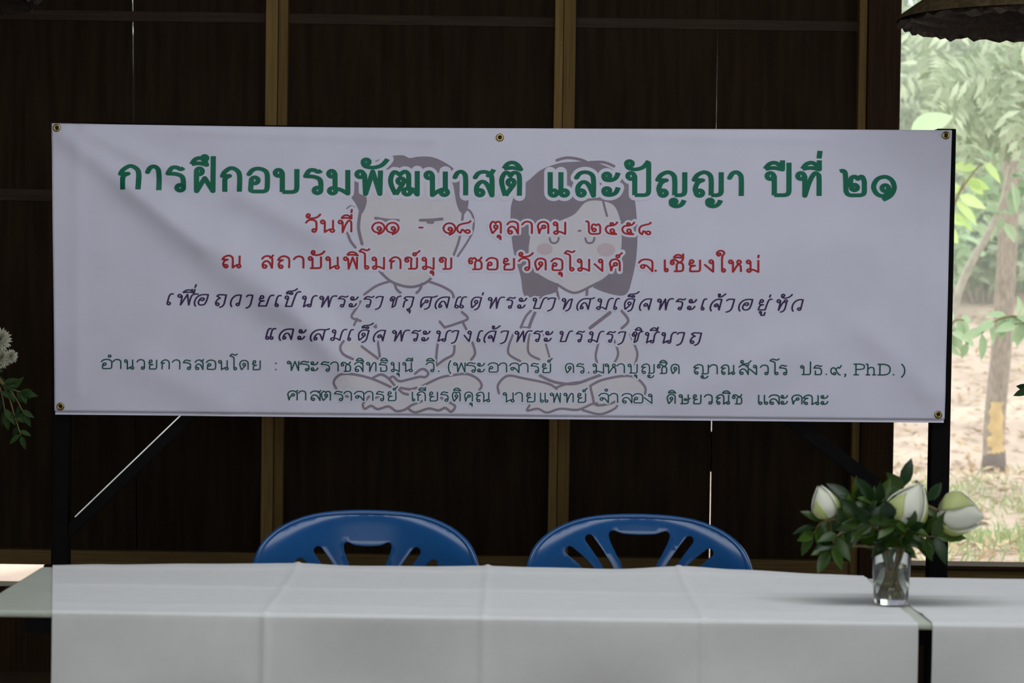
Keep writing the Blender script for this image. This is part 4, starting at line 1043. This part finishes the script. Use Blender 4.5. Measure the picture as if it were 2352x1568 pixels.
# feathery trees and bushes behind
FT = [(2120, 26.0, 170, 1.6, 1.2, 2.6, 260, 'lf1', 'pale feathery tree standing next to the dark door post'),
      (2290, 27.0, 230, 1.8, 1.2, 2.2, 280, 'lf1', 'pale feathery tree behind the peeled trunk, its sprays hanging left'),
      (2430, 14.3, 180, 0.9, 0.6, 0.55, 90, 'lf1', 'nearest feathery tree, its long sprays hanging across the top of the window'),
      (2470, 26.5, 200, 2.0, 1.2, 3.0, 240, 'lf1', 'pale feathery tree past the right picture edge'),
      (1930, 26.0, 200, 2.0, 1.2, 2.6, 160, 'lf1', 'pale feathery tree hidden mostly behind the door panels'),
      (2230, 31.0, 40, 3.0, 1.4, 4.0, 260, 'lf2', 'tall green tree at the back seen above the feathery trees')]
for i, (px, Y, py, rx, ry, rz, cnt, ml, lab) in enumerate(FT):
    c = at_y(px, py, Y); b = Vector((c.x + 0.2, Y, gz(c.x + 0.2, Y)))
    tree('feathery_tree' if ml == 'lf1' else 'background_tree', b, [b - Vector((0, 0, 0.1)), b + Vector((-0.1, 0, 1.2)), c + Vector((0.1, 0, 0)), c + Vector((0, 0, rz))], (0.09, 0.02), lab,
         m=M['bark_pale'], crown=(c, (rx, ry, rz), cnt, ml, 'feather', 20 + i))
BU = [(2110, 24.0, 560, 0.7, 0.5, 420, 'lf2', 'low green bush behind the upper right corner of the banner'),
      (2260, 25.0, 540, 0.9, 0.6, 480, 'lf1', 'pale bush between the leaning tree and the peeled trunk'),
      (2390, 25.5, 530, 0.9, 0.6, 400, 'lf2', 'green bush at the right picture edge behind the peeled trunk'),
      (2190, 28.0, 440, 1.5, 0.9, 600, 'lf4', 'brownish bush with dry leaves at the back of the clearing'),
      (2420, 29.0, 400, 1.5, 1.0, 560, 'lf4', 'brownish dry bush at the back, right of the peeled trunk')]
for i, (px, Y, py, rx, rz, cnt, ml, lab) in enumerate(BU):
    c = at_y(px, py, Y); b = Vector((c.x, Y, gz(c.x, Y)))
    root = thing('bush', b, lab, 'bush', 'bushes outside the window')
    bm = bmesh.new()
    for k in range(5): tube(bm, [b + Vector((0.05 * (k - 2), 0, -0.05)), b.lerp(c, 0.6) + Vector((0.12 * (k - 2), 0.05 * k, 0)), c + Vector((rx * 0.35 * (k - 2), 0, rz * 0.3))], [0.018, 0.014, 0.008], 6)
    obj('stems', bm, M['bark_pale'], root, smooth=True)
    obj('foliage', foliage(c, (rx, 0.6, rz), cnt, 'broad', 40 + i), M[ml], root)
bm = bmesh.new(); r = random.Random(99)       # far undergrowth on the rising ground
for _ in range(15000):
    y = r.uniform(29, 36); x = r.uniform(-0.28 * y, 0.28 * y); z = gz(x, y) + r.uniform(0, 4.6)
    leaf(bm, (x, y, z), rv(r), Vector((0, -1, .6)) + rv(r, 0.6), r.uniform(0.25, 0.5), r.uniform(0.12, 0.25), seg=2)
obj('undergrowth', bm, M['hill'], label='hazy undergrowth filling the slope at the back', cat='undergrowth', kind='stuff')

# added scatter volume imitating pale glare over the outdoors
hz = bpy.data.materials.new('pale_glare_volume'); hz.use_nodes = True; nt = hz.node_tree; nt.nodes.clear()
vo = nt.nodes.new('ShaderNodeOutputMaterial'); vs_ = nt.nodes.new('ShaderNodeVolumeScatter')
vs_.inputs['Color'].default_value = (1.0, 1.0, 0.96, 1); vs_.inputs['Density'].default_value = 0.0075
nt.links.new(vs_.outputs[0], vo.inputs['Volume'])
boxobj('glare_veil', (-10, 8.2, -0.4), (20, 38, 8), hz, label='added pale veil imitating glare outside the window', cat='glare_veil', kind='stuff')
